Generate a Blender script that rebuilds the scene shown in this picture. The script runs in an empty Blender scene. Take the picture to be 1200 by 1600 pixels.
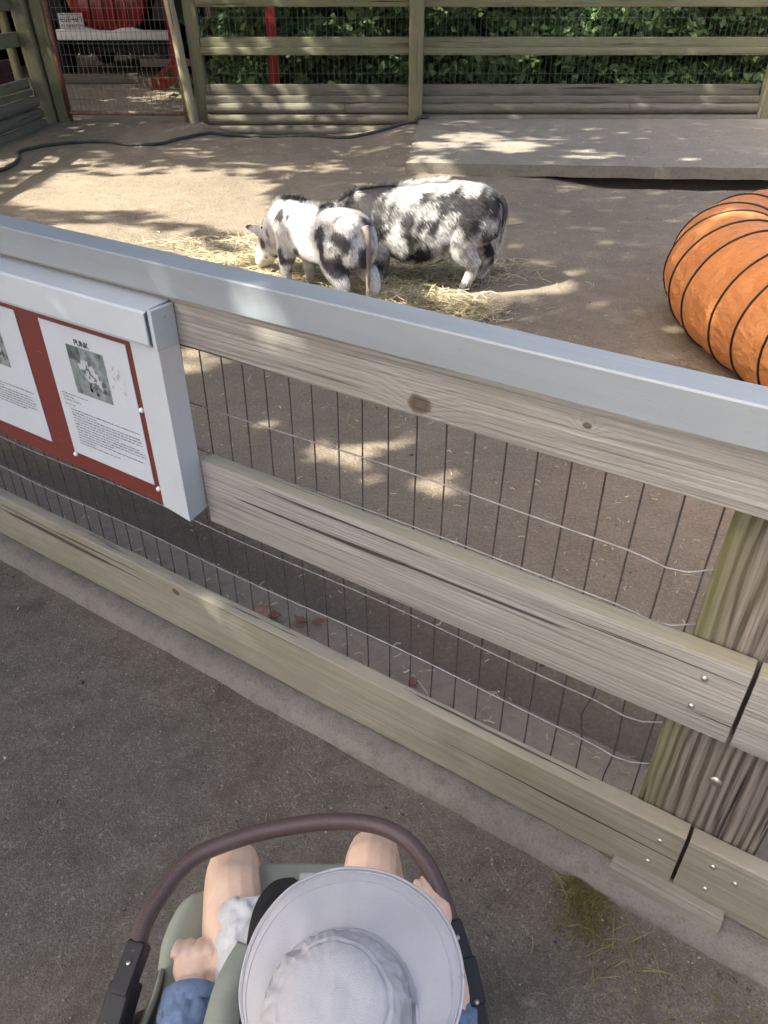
import bpy, bmesh, math, random, bisect
import numpy as np
from mathutils import Vector, Matrix, noise, Euler, Quaternion
random.seed(7); rng = np.random.default_rng(7)
S = bpy.context.scene; COL = S.collection
R = math.radians
# ------------------------------------------------------------------ camera, sky, sun, exposure
PITCH = R(35.4)
cam = bpy.data.objects.new('camera', bpy.data.cameras.new('camera')); COL.objects.link(cam)
cam.location = (0, 0, 1.65); cam.rotation_euler = (R(90) - PITCH, 0, 0)
cam.data.sensor_fit = 'VERTICAL'; cam.data.sensor_height = 24; cam.data.lens = 24 * 1165 / 1600
cam.data.clip_start = 0.02; cam.data.clip_end = 1000
S.camera = cam
S.render.resolution_x, S.render.resolution_y = 768, 1024
SUN = Vector((-.68, -.22, .70)).normalized()
w = bpy.data.worlds.new('World'); S.world = w; w.use_nodes = True
wn = w.node_tree.nodes; wl = w.node_tree.links
sky = wn.new('ShaderNodeTexSky'); sky.sky_type = 'NISHITA'; sky.sun_disc = False
sky.sun_elevation = math.asin(SUN.z); sky.sun_rotation = math.atan2(SUN.x, SUN.y)
sky.air_density = .58; sky.dust_density = 6.5; sky.ozone_density = .3
wl.new(sky.outputs[0], wn['Background'].inputs[0]); wn['Background'].inputs[1].default_value = 0.15
sun = bpy.data.objects.new('sun', bpy.data.lights.new('sun', 'SUN')); COL.objects.link(sun)
sun.data.energy = 3.3; sun.data.angle = R(0.53); sun.data.color = (1, .96, .84)
sun.rotation_euler = SUN.to_track_quat('Z', 'Y').to_euler(); sun.location = (-8, -3, 10)
V = S.view_settings; V.view_transform = 'Standard'; V.look = 'None'; V.exposure = 2.22; V.gamma = 1; V.use_curve_mapping = False

# ------------------------------------------------------------------ helpers
MW = {}
def Vv(*a): return Vector(a)
def tag(o, label=None, cat=None, group=None, kind=None):
    if label: o['label'] = label
    if cat: o['category'] = cat
    if group: o['group'] = group
    if kind: o['kind'] = kind
    return o
def empty(name, loc, rz=0):
    o = bpy.data.objects.new(name, None); COL.objects.link(o); o.empty_display_size = .1
    M = Matrix.Translation(loc) @ Matrix.Rotation(rz, 4, 'Z'); o.matrix_basis = M; MW[o.name] = M
    return o
def setp(o, M, parent):
    MW[o.name] = M
    if parent is not None:
        o.parent = parent; o.matrix_basis = MW[parent.name].inverted() @ M
    else: o.matrix_basis = M
def place(me, name, M, mat=None, parent=None):
    o = bpy.data.objects.new(name, me); COL.objects.link(o)
    if mat is not None and not me.materials: me.materials.append(mat)
    setp(o, M, parent); return o
def meshdata(name, verts, faces, smooth=True):
    me = bpy.data.meshes.new(name); me.from_pydata([tuple(v) for v in verts], [], faces); me.update()
    if smooth: me.polygons.foreach_set('use_smooth', [True] * len(me.polygons))
    return me
def mesh(name, verts, faces, mat, parent=None, smooth=True, origin=None):
    """world-space vertices -> object under parent"""
    if origin is None:
        M = MW[parent.name].copy() if parent is not None else Matrix.Identity(4)
    else: M = Matrix.Translation(origin)
    I = M.inverted()
    me = meshdata(name, [I @ Vector(v) for v in verts], faces, smooth)
    return place(me, name, M, mat, parent)
def bigmesh(name, v, f, mat, parent=None, smooth=False, cols=None, k=3):
    """numpy verts (n,3), faces (m,k) in parent space"""
    me = bpy.data.meshes.new(name); v = np.asarray(v, np.float32); f = np.asarray(f, np.int32)
    me.vertices.add(len(v)); me.vertices.foreach_set('co', v.ravel())
    me.loops.add(f.size); me.loops.foreach_set('vertex_index', f.ravel())
    me.polygons.add(len(f)); me.polygons.foreach_set('loop_start', np.arange(0, f.size, k, dtype=np.int32))
    me.polygons.foreach_set('loop_total', np.full(len(f), k, np.int32))
    if smooth: me.polygons.foreach_set('use_smooth', np.ones(len(f), bool))
    me.update(calc_edges=True); me.validate()
    if cols is not None:
        at = me.color_attributes.new('Col', 'FLOAT_COLOR', 'POINT')
        c = np.ones((len(v), 4), np.float32); c[:, :3] = cols; at.data.foreach_set('color', c.ravel())
    M = MW[parent.name].copy() if parent is not None else Matrix.Identity(4)
    return place(me, name, M, mat, parent)
def frame_of(p0, p1, up=(0, 0, 1)):
    x = (Vector(p1) - Vector(p0)).normalized(); u = Vector(up)
    if abs(x.dot(u)) > .98: u = Vector((0, 1, 0))
    y = u.cross(x).normalized(); z = x.cross(y)
    return Matrix(((x.x, y.x, z.x, p0[0]), (x.y, y.y, z.y, p0[1]), (x.z, y.z, z.z, p0[2]), (0, 0, 0, 1)))
def beam(name, p0, p1, wy, hz, mat, parent=None, r=.005, seg=None, wear=.0015, up=(0, 0, 1), seed=0, skew0=0, skew1=0, rnd=None):
    """timber from p0 to p1 (axis centre); local X along it, Y width, Z height; rounded, slightly worn"""
    p0 = Vector(p0); p1 = Vector(p1); L = (p1 - p0).length; M = frame_of(p0, p1, up)
    seg = seg or max(2, min(60, int(L / .06)))
    prof = []
    if rnd:                                     # round log
        for k in range(14):
            a = 2 * math.pi * k / 14; prof.append((math.cos(a) * wy / 2, math.sin(a) * hz / 2))
    else:
        for cx, cz, a0 in ((1, 1, 0), (-1, 1, 90), (-1, -1, 180), (1, -1, 270)):
            for a in (0, 30, 60, 90):
                t = R(a0 + a); prof.append((cx * (wy / 2 - r) + r * math.cos(t), cz * (hz / 2 - r) + r * math.sin(t)))
    n = len(prof); vs = []; fs = []
    for i in range(seg + 1):
        x = L * i / seg
        for k, (y, z) in enumerate(prof):
            q = Vector((x * 3 + seed * 7.3, y * 30, z * 30 + seed))
            d = noise.noise(q) * wear + noise.noise(q * 4) * wear * .5
            xx = x + (skew0 * z / hz * (1 - i / seg) + skew1 * z / hz * (i / seg))
            l = math.hypot(y, z) + 1e-6
            vs.append((xx, y * (1 + d / l), z * (1 + d / l)))
    for i in range(seg):
        for k in range(n):
            a = i * n + k; b = i * n + (k + 1) % n; fs.append((a, b, b + n, a + n))
    fs.append(tuple(reversed(range(n)))); fs.append(tuple(range(seg * n, seg * n + n)))
    me = meshdata(name, vs, fs)
    try: me.set_sharp_from_angle(angle=R(50 if rnd else 24))
    except Exception: pass
    return place(me, name, M, mat, parent)
def tubeverts(pts, rad, n=8, closed=False):
    pts = [Vector(p) for p in pts]; m = len(pts); vs = []; fs = []
    t0 = (pts[1] - pts[0]).normalized(); u = t0.orthogonal().normalized()
    for i, p in enumerate(pts):
        t = (pts[min(i + 1, m - 1)] - pts[max(i - 1, 0)]).normalized()
        u = (u - t * u.dot(t)).normalized(); v = t.cross(u)
        rr = rad[i] if hasattr(rad, '__len__') else rad
        for k in range(n):
            a = 2 * math.pi * k / n; vs.append(p + (u * math.cos(a) + v * math.sin(a)) * rr)
    for i in range(m - 1):
        for k in range(n):
            a = i * n + k; b = i * n + (k + 1) % n; fs.append((a, b, b + n, a + n))
    fs.append(tuple(reversed(range(n)))); fs.append(tuple(range((m - 1) * n, m * n)))
    return vs, fs
def tube(name, pts, rad, mat, parent=None, n=8):
    v, f = tubeverts(pts, rad, n); return mesh(name, v, f, mat, parent)
def spline(P, per=8):
    P = [Vector(p) for p in P]; out = []
    for i in range(len(P) - 1):
        a = P[max(i - 1, 0)]; b = P[i]; c = P[i + 1]; d = P[min(i + 2, len(P) - 1)]
        for k in range(per):
            t = k / per; out.append(.5 * ((2 * b) + (c - a) * t + (2 * a - 5 * b + 4 * c - d) * t * t + (3 * b - a - 3 * c + d) * t ** 3))
    out.append(P[-1]); return out
def boxv(c, s, rot=None):
    c = Vector(c); v = []
    for x in (-1, 1):
        for y in (-1, 1):
            for z in (-1, 1):
                p = Vector((x * s[0] / 2, y * s[1] / 2, z * s[2] / 2)); p = rot @ p if rot else p; v.append(c + p)
    return v, [(0, 1, 3, 2), (4, 6, 7, 5), (0, 4, 5, 1), (2, 3, 7, 6), (0, 2, 6, 4), (1, 5, 7, 3)]
def rbox(name, M, s, mat, parent=None, bev=.004, seg=2):
    bm = bmesh.new(); bmesh.ops.create_cube(bm, size=1); bmesh.ops.scale(bm, vec=s, verts=bm.verts)
    bmesh.ops.bevel(bm, geom=bm.edges, offset=min(bev, min(s) * .45), segments=seg, profile=.6, affect='EDGES')
    me = bpy.data.meshes.new(name); bm.to_mesh(me); bm.free()
    return place(me, name, M, mat, parent)
def join(parts):
    vs = []; fs = []
    for v, f in parts:
        o = len(vs); vs += list(v); fs += [tuple(i + o for i in q) for q in f]
    return vs, fs
def remesh(vs, fs, voxel, smooth=4):
    me = meshdata('tmp', vs, fs); o = bpy.data.objects.new('tmp', me); COL.objects.link(o)
    m = o.modifiers.new('r', 'REMESH'); m.mode = 'VOXEL'; m.voxel_size = voxel
    if smooth: s = o.modifiers.new('s', 'SMOOTH'); s.iterations = smooth; s.factor = .5
    dg = bpy.context.evaluated_depsgraph_get(); out = bpy.data.meshes.new_from_object(o.evaluated_get(dg))
    bpy.data.objects.remove(o); out.polygons.foreach_set('use_smooth', [True] * len(out.polygons)); return out
# fence frame: s along the near fence (to the right), n away from the camera
FA = R(57.2); FE = Vector((math.sin(FA), -math.cos(FA), 0)); FN = Vector((math.cos(FA), math.sin(FA), 0)); FROT = -(R(90) - FA)
def Fw(s, n, z): return FE * s + FN * n + Vector((0, 0, z))
def fbm(x, y, z=0, s=1, o=3): return noise.fractal(Vector((x * s, y * s, z * s)), 1, 2, o)

# ------------------------------------------------------------------ materials
class NT:
    def __init__(s, name):
        s.m = bpy.data.materials.new(name); s.m.use_nodes = True; s.t = s.m.node_tree; s.b = s.t.nodes['Principled BSDF']
    def n(s, typ, ins=None, **props):
        o = s.t.nodes.new('ShaderNode' + typ)
        for k, v in props.items(): setattr(o, k, v)
        for k, v in (ins or {}).items(): s.set(o.inputs[k], v)
        return o
    def set(s, sock, v):
        if hasattr(v, 'is_output'): s.t.links.new(v, sock)
        else:
            if isinstance(v, (tuple, list)) and len(v) == 3 and sock.type == 'RGBA': v = (*v, 1)
            sock.default_value = v
    def bs(s, **k):
        for a, v in k.items(): s.set(s.b.inputs[a.replace('_', ' ')], v)
    def math(s, op, a, b=0.0, c=None, clamp=False):
        o = s.n('Math', {0: a, 1: b}, operation=op, use_clamp=clamp)
        if c is not None: s.set(o.inputs[2], c)
        return o.outputs[0]
    def mix(s, f, a, b, mode='MIX'):
        o = s.n('Mix', data_type='RGBA', blend_type=mode)
        s.set(o.inputs[0], f); s.set(o.inputs[6], a); s.set(o.inputs[7], b); return o.outputs[2]
    def ramp(s, f, *st):
        o = s.n('ValToRGB', {0: f}); r = o.color_ramp
        while len(r.elements) < len(st): r.elements.new(.5)
        for e, (p, c) in zip(r.elements, st): e.position = p; e.color = (c, c, c, 1) if not isinstance(c, tuple) else (*c, 1)
        return o.outputs[0]
    def co(s, kind='Object'): return s.n('TexCoord').outputs[kind]
    def noise(s, vec, scale=5, detail=3, rough=.5, dist=0.0):
        return s.n('TexNoise', {'Vector': vec, 'Scale': scale, 'Detail': detail, 'Roughness': rough, 'Distortion': dist}).outputs['Fac']
    def map(s, vec, sc=(1, 1, 1), loc=(0, 0, 0)): return s.n('Mapping', {'Vector': vec, 'Scale': sc, 'Location': loc}).outputs[0]
    def bump(s, h, st=.3, dist=.01): s.b.inputs['Normal']; s.bs(Normal=s.n('Bump', {'Height': h, 'Strength': st, 'Distance': dist}).outputs[0])
def wood(name, base, dark, tint=None, tamt=.5, freq=85, knots=(), rough=.85, ringk=.25, bump=.7, warp=18, edge=None, top=None):
    k = NT(name); c = k.co(); x = k.n('SeparateXYZ', {0: c}).outputs; off = k.math('MULTIPLY', k.n('ObjectInfo').outputs['Random'], 37)
    def cv(a, b):
        return k.n('CombineXYZ', {0: k.math('MULTIPLY_ADD', x[0], a, off), 1: k.math('MULTIPLY', x[1], b), 2: k.math('MULTIPLY', x[2], b)}).outputs[0]
    n1 = k.noise(cv(.9, 6), 1, 3, .5); n2 = k.noise(cv(2.2, 24), 1, 3, .6)
    u = k.math('MULTIPLY_ADD', n1, warp, k.math('MULTIPLY', x[2], freq)); u = k.math('MULTIPLY_ADD', x[1], freq * .6, u); u = k.math('MULTIPLY_ADD', n2, 4, u)
    core = None
    for (L, A, r) in knots:
        d = k.math('SQRT', k.math('ADD', k.math('POWER', k.math('ABSOLUTE', k.math('MULTIPLY', k.math('SUBTRACT', x[0], L), .75)), 2), k.math('POWER', k.math('ABSOLUTE', k.math('SUBTRACT', x[2], A)), 2)))
        d = k.math('ADD', d, k.math('MULTIPLY', k.math('SUBTRACT', k.noise(c, 60, 2), .5), r * .5))
        g = k.math('POWER', 2.718, k.math('MULTIPLY', k.math('POWER', k.math('DIVIDE', d, r * 2.3), 2), -1))
        u = k.math('MULTIPLY_ADD', g, 15, u)
        cc = k.ramp(k.math('DIVIDE', d, r), (0, .8), (.55, 1.0), (.8, .75), (1.15, 0)); core = cc if core is None else k.math('MAXIMUM', core, cc)
    ring = k.math('MULTIPLY_ADD', k.math('SINE', u), .5, .5); ring = k.math('POWER', ring, 2.2)
    fib = k.noise(cv(4.5, 280), 1, 5, .65); fib2 = k.noise(cv(.9, 70), 1, 4, .7); st = k.noise(cv(2.2, 4), 1, 4, .6); st2 = k.noise(cv(7, 16), 1, 4, .65)
    f = k.math('ADD', k.math('MULTIPLY', k.math('MULTIPLY', ring, ringk), k.ramp(n1, (.3, .25), (.65, 1))), k.math('MULTIPLY', k.ramp(fib, (.40, 0), (.64, 1)), .5))
    f = k.math('ADD', f, k.math('MULTIPLY', k.ramp(fib2, (.46, 0), (.68, 1)), .38), clamp=True)
    col = k.mix(f, base, dark)
    col = k.mix(k.ramp(st2, (.42, 0), (.75, .5)), col, tuple(q * .55 for q in base))
    if tint: col = k.mix(k.math('MULTIPLY', k.ramp(st, (.36, 0), (.62, 1)), tamt), col, tint)
    if top: col = k.mix(k.math('MULTIPLY', k.ramp(k.n('SeparateXYZ', {0: k.co('Normal')}).outputs[2], (.5, 0), (.8, 1)), k.ramp(st2, (.2, .45), (.6, .9))), col, top)
    if edge: col = k.mix(k.math('MULTIPLY', k.ramp(k.math('MULTIPLY_ADD', st2, .06, k.math('DIVIDE', k.math('SUBTRACT', x[2], edge[0]), edge[1] - edge[0])), (.1, 1), (.8, 0)), .5), col, (.15, .16, .05))
    if core is not None: col = k.mix(core, col, (base[0] * .26, base[1] * .20, base[2] * .17))
    crk = k.ramp(k.noise(cv(.9, 62), 1, 2, .5), (.665, 0), (.69, 1)); col = k.mix(k.math('MULTIPLY', crk, .8), col, tuple(q * .2 for q in dark))
    k.bs(Base_Color=col, Roughness=rough); k.b.inputs['Specular IOR Level'].default_value = .22
    h = k.math('SUBTRACT', k.math('MULTIPLY_ADD', ring, -.45 * min(1, ringk * 1.6), k.math('MULTIPLY', k.math('ADD', fib, fib2), -.8)), k.math('MULTIPLY', crk, 1.2)); k.bump(h, bump, .0035)
    return k.m
def plain(name, col, rough=.6, metal=0.0, var=.12, scale=20, bump=0.0, bscale=200, **kw):
    k = NT(name); c = k.co(); n = k.noise(c, scale, 4, .6)
    k.bs(Base_Color=k.mix(k.ramp(n, (.3, 0), (.7, 1)), tuple(q * (1 - var) for q in col), tuple(min(1, q * (1 + var)) for q in col)), Roughness=rough, Metallic=metal)
    if bump: k.bump(k.noise(c, bscale, 4, .6), bump, .002)
    for a, v in kw.items(): k.b.inputs[a.replace('_', ' ')].default_value = v
    return k.m
def attrmat(name, rough=.7, trans=0.0, spec=.3):
    k = NT(name); a = k.n('Attribute', attribute_name='Col').outputs['Color']; k.bs(Base_Color=a, Roughness=rough); k.b.inputs['Specular IOR Level'].default_value = spec
    if trans:
        t = k.n('BsdfTranslucent', {'Color': a}); ms = k.n('MixShader', {0: trans, 1: k.b.outputs[0], 2: t.outputs[0]})
        k.t.links.new(ms.outputs[0], k.t.nodes['Material Output'].inputs[0])
    return k.m
WG = (.42, .385, .325); WD = (.19, .165, .135)
M_plankD = wood('weathered_plank_knotted', (.395, .378, .345), (.125, .114, .10), (.265, .243, .205), .35, 560, knots=((2.805, -.065, .021), (3.109, -.018, .0065)))
M_plankE = wood('weathered_plank_grey', (.365, .352, .328), (.105, .097, .088), (.255, .240, .195), .3, 640, top=(.285, .265, .185))
M_plankF = wood('weathered_plank_green', (.285, .270, .222), (.125, .116, .09), (.195, .190, .13), .55, 380, knots=((2.013, .061, .012),), ringk=.12, top=(.30, .27, .21))
M_post = wood('mossy_post', (.265, .235, .205), (.055, .041, .034), (.17, .16, .08), .25, 330, ringk=1.15, bump=1.2, warp=40, edge=(-.118, -.045))
M_postback = wood('back_post', (.27, .245, .175), (.135, .12, .08), (.20, .205, .095), .6, 40, ringk=.35)
M_railback = wood('back_rail', (.25, .235, .165), (.12, .108, .072), (.195, .205, .09), .6, 50, ringk=.4)
M_boardback = wood('back_board', (.225, .20, .165), (.115, .10, .08), (.165, .155, .10), .4, 60, ringk=.4)
M_log = wood('round_log', (.25, .225, .185), (.125, .11, .088), (.16, .155, .085), .4, 45, ringk=.4)
M_blockw = wood('offcut_wood', (.27, .25, .215), (.13, .12, .10), None, 0, 60, ringk=.3)
M_red = wood('red_painted_wood', (.30, .035, .03), (.20, .02, .018), None, 0, 40, ringk=.2, bump=.2)
M_brownbox = wood('brown_planter_wood', (.16, .085, .07), (.09, .05, .045), None, 0, 40, ringk=.3)
# cap metal: pale blue-grey painted sheet with faint dust and rubbed marks
k = NT('painted_sheet_metal'); c = k.co(); a = k.noise(k.map(c, (1.5, 6, 6)), 2, 4, .6); b = k.noise(k.map(c, (14, 60, 60)), 1, 4, .7)
col = k.mix(k.ramp(a, (.3, 0), (.7, 1)), (.235, .268, .285), (.275, .308, .325)); col = k.mix(k.math('MULTIPLY', k.ramp(b, (.64, 0), (.74, 1)), .4), col, (.19, .175, .15))
ch = k.ramp(k.noise(k.map(c, (9, 30, 30)), 1, 5, .75), (.69, 0), (.72, 1)); col = k.mix(k.math('MULTIPLY', ch, .6), col, (.17, .16, .14)); col = k.mix(k.ramp(k.noise(k.map(c, (2, 90, 90)), 1, 3, .6), (.5, 0), (.8, .25)), col, (.20, .20, .19))
k.bs(Base_Color=col, Roughness=k.math('MULTIPLY_ADD', a, .2, .36)); k.bump(a, .08, .004); M_cap = k.m
k = NT('white_sheet_metal'); c = k.co(); a = k.noise(c, 5, 4, .6); b = k.noise(c, 70, 3, .7)
col = k.mix(k.ramp(a, (.3, 0), (.7, 1)), (.47, .515, .55), (.525, .57, .60)); col = k.mix(k.math('MULTIPLY', k.ramp(b, (.68, 0), (.76, 1)), .25), col, (.45, .42, .36))
k.bs(Base_Color=col, Roughness=.38); k.bump(a, .08, .004); M_white = k.m
k = NT('red_backboard'); c = k.co(); a = k.noise(k.map(c, (4, 4, 40)), 2, 4, .6); sc = k.ramp(k.noise(k.map(c, (9, 9, 300)), 1, 2, .5), (.70, 0), (.72, 1))
col = k.mix(a, (.115, .02, .016), (.165, .032, .026)); col = k.mix(k.math('MULTIPLY', sc, .3), col, (.42, .22, .18)); k.bs(Base_Color=col, Roughness=.5); k.bump(a, .2, .002); M_redboard = k.m
M_paper = plain('laminated_paper', (.54, .585, .63), .22, var=.03, scale=8)
M_ink = plain('black_ink', (.035, .035, .04), .5); M_print = attrmat('printed_picture', .25)
M_wire = plain('galvanised_wire', (.29, .285, .275), .5, .6, var=.25, scale=60)
M_wiredark = plain('shaded_wire', (.085, .075, .07), .55, .5, var=.3, scale=60)  # upright wires: missing top light painted in as a darker colour
M_wirefar = plain('far_wire', (.20, .19, .165), .6, .2)
M_screw = plain('bolt_steel', (.45, .43, .40), .35, .9, var=.3, scale=300)
M_pin = plain('white_pin', (.8, .8, .8), .3, 0, var=.03)
M_rust = plain('rusty_gate_steel', (.20, .085, .06), .7, .2, var=.35, scale=30, bump=.3)
M_pole = plain('gate_pole_steel', (.32, .22, .16), .65, .2, var=.35, scale=18, bump=.3)
M_hose = plain('hose_rubber', (.055, .055, .05), .55, var=.4, scale=12, bump=.1)
M_black = plain('black_plastic', (.010, .010, .012), .6, var=.1); M_blackmetal = plain('black_metal', (.012, .012, .013), .4, .2, var=.1)
M_tyre = plain('tyre_rubber', (.03, .03, .03), .8)
# dirt
k = NT('dirt'); c = k.co(); a = k.noise(c, .9, 5, .6); b = k.noise(c, 7, 5, .65); d = k.noise(c, 90, 4, .7); e2 = k.noise(k.map(c, (60, 190, 60)), 1, 3, .6); e3 = k.noise(k.map(c, (210, 70, 60)), 1, 3, .6)
col = k.mix(k.ramp(a, (.35, 0), (.65, 1)), (.195, .155, .110), (.275, .222, .160)); col = k.mix(k.ramp(b, (.35, 0), (.7, .55)), col, (.135, .105, .072))
col = k.mix(k.math('MULTIPLY', k.ramp(d, (.42, 0), (.68, 1)), .5), col, (.40, .325, .235))
nn_ = k.n('VectorMath', {0: c, 1: tuple(FN)}, operation='DOT_PRODUCT').outputs['Value']; nn_ = k.math('MULTIPLY_ADD', k.math('SUBTRACT', b, .5), .5, nn_); shade_band = k.math('MULTIPLY', k.ramp(k.math('SUBTRACT', nn_, 1.0), (.0, 1), (.50, 1), (.72, 0)), .45); col = k.mix(shade_band, col, (.062, .047, .034))  # strip of shade behind the kerb, painted into the dirt colour
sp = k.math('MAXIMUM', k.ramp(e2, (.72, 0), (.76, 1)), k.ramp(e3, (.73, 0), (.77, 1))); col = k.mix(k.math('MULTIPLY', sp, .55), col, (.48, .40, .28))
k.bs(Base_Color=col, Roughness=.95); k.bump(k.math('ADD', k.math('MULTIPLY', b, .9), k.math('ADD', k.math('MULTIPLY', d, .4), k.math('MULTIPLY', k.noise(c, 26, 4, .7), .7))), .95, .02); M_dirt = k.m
# asphalt path
k = NT('worn_asphalt'); c = k.co(); a = k.noise(c, 1.4, 5, .6); v1 = k.n('TexVoronoi', {'Vector': c, 'Scale': 330}); v2 = k.n('TexVoronoi', {'Vector': c, 'Scale': 150}); d = k.noise(c, 260, 4, .75); b = k.noise(c, 11, 5, .7); e4 = k.noise(c, 75, 4, .7)
sp = k.n('SeparateColor', {0: v1.outputs['Color']}).outputs[0]; sp2 = k.n('SeparateColor', {0: v2.outputs['Color']}).outputs[0]
col = k.mix(k.ramp(a, (.35, 0), (.68, 1)), (.094, .081, .066), (.182, .159, .127)); col = k.mix(k.math('MULTIPLY', k.ramp(sp, (.3, 0), (1, 1)), .6), col, (.25, .235, .21))
col = k.mix(k.ramp(sp2, (.96, 0), (.98, .4)), col, (.33, .315, .29)); col = k.mix(k.ramp(b, (.42, 0), (.7, .75)), col, (.072, .060, .048)); col = k.mix(k.ramp(d, (.5, 0), (.68, .75)), col, (.05, .044, .038)); col = k.mix(k.ramp(e4, (.52, 0), (.7, .45)), col, (.07, .06, .052))
k.bs(Base_Color=col, Roughness=.92); h = k.math('ADD', k.math('MULTIPLY', e4, .9), k.math('ADD', k.math('MULTIPLY', b, .8), k.math('MULTIPLY', d, .8))); k.bump(h, .9, .006); M_path = k.m
# concrete
def concrete(name, a0, a1, dirt, spec=.4):
    k = NT(name); c = k.co(); a = k.noise(c, 3, 5, .6); b = k.noise(c, 25, 5, .7); d = k.noise(c, 180, 4, .7)
    col = k.mix(k.ramp(a, (.3, 0), (.7, 1)), a0, a1); col = k.mix(k.ramp(b, (.48, 0), (.75, .7)), col, dirt); col = k.mix(k.math('MULTIPLY', k.ramp(d, (.5, 0), (.75, 1)), spec), col, tuple(q * .5 for q in a0))
    k.bs(Base_Color=col, Roughness=.92); k.bump(k.math('ADD', b, k.math('MULTIPLY', d, .8)), .85, .008); return k.m
M_kerb = concrete('old_concrete', (.165, .155, .138), (.225, .212, .188), (.095, .085, .07), .75)
M_slab = concrete('slab_concrete', (.25, .22, .172), (.31, .275, .22), (.155, .128, .095))
M_leaf = attrmat('leaf', .55, .3, .35); M_straw = attrmat('straw', .7, .15); M_hair = attrmat('bristle', .6, 0, .25); M_skinpig = attrmat('pig_hide', .75, 0, .2); M_stone = attrmat('pebble', .85)
M_bark = wood('bark', (.13, .105, .085), (.06, .05, .04), None, 0, 30, bump=1)

# ------------------------------------------------------------------ ground
def zg(x, y):
    n = x * FN.x + y * FN.y
    z = fbm(x, y, 0, .7) * .02 + fbm(x, y, 5, 3.5) * .008 + fbm(x, y, 9, 13, 2) * .0035
    t = max(0., min(1., (n - 1.30) / .5)); z = z * t + .004 * t - .03 * (1 - t); z -= .05 * math.exp(-((n - 1.48) / .14) ** 2)
    z -= .20 * math.exp(-((x - 3.75) / 1.75) ** 4 - ((y - 8.38) / .42) ** 2)      # scraped hollow before the slab
    z -= .09 * math.exp(-((x + 1.2) / 1.3) ** 4 - ((y - 11.35) / .45) ** 2)     # worn dip along the logs
    z += .10 * math.exp(-((x + 2.55) / .28) ** 2 - ((y - 11.35) / .25) ** 2) * (1 + .8 * fbm(x, y, 3, 6))
    if 8.3 < y < 11.6: z += .085 * math.exp(-(max(0, .32 - x) / .5) ** 2) * (1 if x < .45 else 0) * min(1, (y - 8.3) / .9)
    if y > 20: z *= max(0., 1 - (y - 20) / 10)
    return z
xs = np.concatenate([[-400, -150, -60, -30, -18, -12, -9, -7.5], np.linspace(-6.5, 7, 250), [8, 9.5, 12, 18, 30, 60, 150, 400]])
ys = np.concatenate([[-400, -150, -60, -30, -12, -5, -2, 0], np.linspace(.8, 12.6, 240), np.linspace(12.8, 22, 40), [25, 30, 45, 80, 150, 400]])
gv = [(x, y, zg(x, y)) for y in ys for x in xs]; nx = len(xs)
gf = [(j * nx + i, j * nx + i + 1, (j + 1) * nx + i + 1, (j + 1) * nx + i) for j in range(len(ys) - 1) for i in range(nx - 1)]
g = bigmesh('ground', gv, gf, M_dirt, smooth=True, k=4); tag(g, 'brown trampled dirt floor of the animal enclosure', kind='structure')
# path on the near side of the fence
ss = np.concatenate([[-60, -20, -8, -5], np.linspace(-3.4, 1.6, 170), [3, 8, 20, 60]]); ns = np.concatenate([[-60, -20, -6, -2], np.linspace(-.6, 1.0, 60)])
pv = []
for n_ in ns:
    for s_ in ss:
        p = Fw(s_, n_, 0); edge = max(0, 1 - (1.0 - n_) / .25) if n_ > .75 else 0
        pv.append((p.x, p.y, fbm(p.x, p.y, 1, 2) * .006 + fbm(p.x, p.y, 4, 14) * .003 + (edge * .006 * max(0, fbm(p.x, p.y, 2, 5) + .1))))
m_ = len(ss); pf = [(j * m_ + i, j * m_ + i + 1, (j + 1) * m_ + i + 1, (j + 1) * m_ + i) for j in range(len(ns) - 1) for i in range(m_ - 1)]
p_ = bigmesh('path', pv, pf, M_path, smooth=True, k=4); tag(p_, 'dark worn gravelly asphalt path in front of the near fence', kind='structure')
# kerb: broad low concrete footing under the fence
kv = []; kf = []; ksn = np.linspace(-6, 4, 260)
prof = [(.972, -.05), (.98, .004), (.989, .034), (1.004, .046), (1.04, .050), (1.15, .047), (1.30, .045), (1.34, .036), (1.355, -.06)]
for s_ in ksn:
    for i, (n_, z_) in enumerate(prof):
        d = noise.noise(Vector((s_ * 7, i * .35, 0))) * .0025 + noise.noise(Vector((s_ * 31, i * .9, 4))) * .002
        kv.append(Fw(s_, n_ + d, z_ + noise.noise(Vector((s_ * 9, i * .5, 9))) * .004 + noise.noise(Vector((s_ * 1.3, 0, 3))) * .005))
q = len(prof); kf = [(i * q + j, (i + 1) * q + j, (i + 1) * q + j + 1, i * q + j + 1) for i in range(len(ksn) - 1) for j in range(q - 1)]
ko = mesh('kerb', kv, kf, M_kerb); ko.data.materials.append(concrete('soil_dusted_concrete', (.29, .235, .175), (.36, .295, .22), (.20, .155, .11)))
for pi_, p2_ in enumerate(ko.data.polygons):
    if pi_ % (q - 1) >= 5: p2_.material_index = 1
tag(ko, 'low rough concrete kerb running beneath the near fence', kind='structure')

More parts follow.
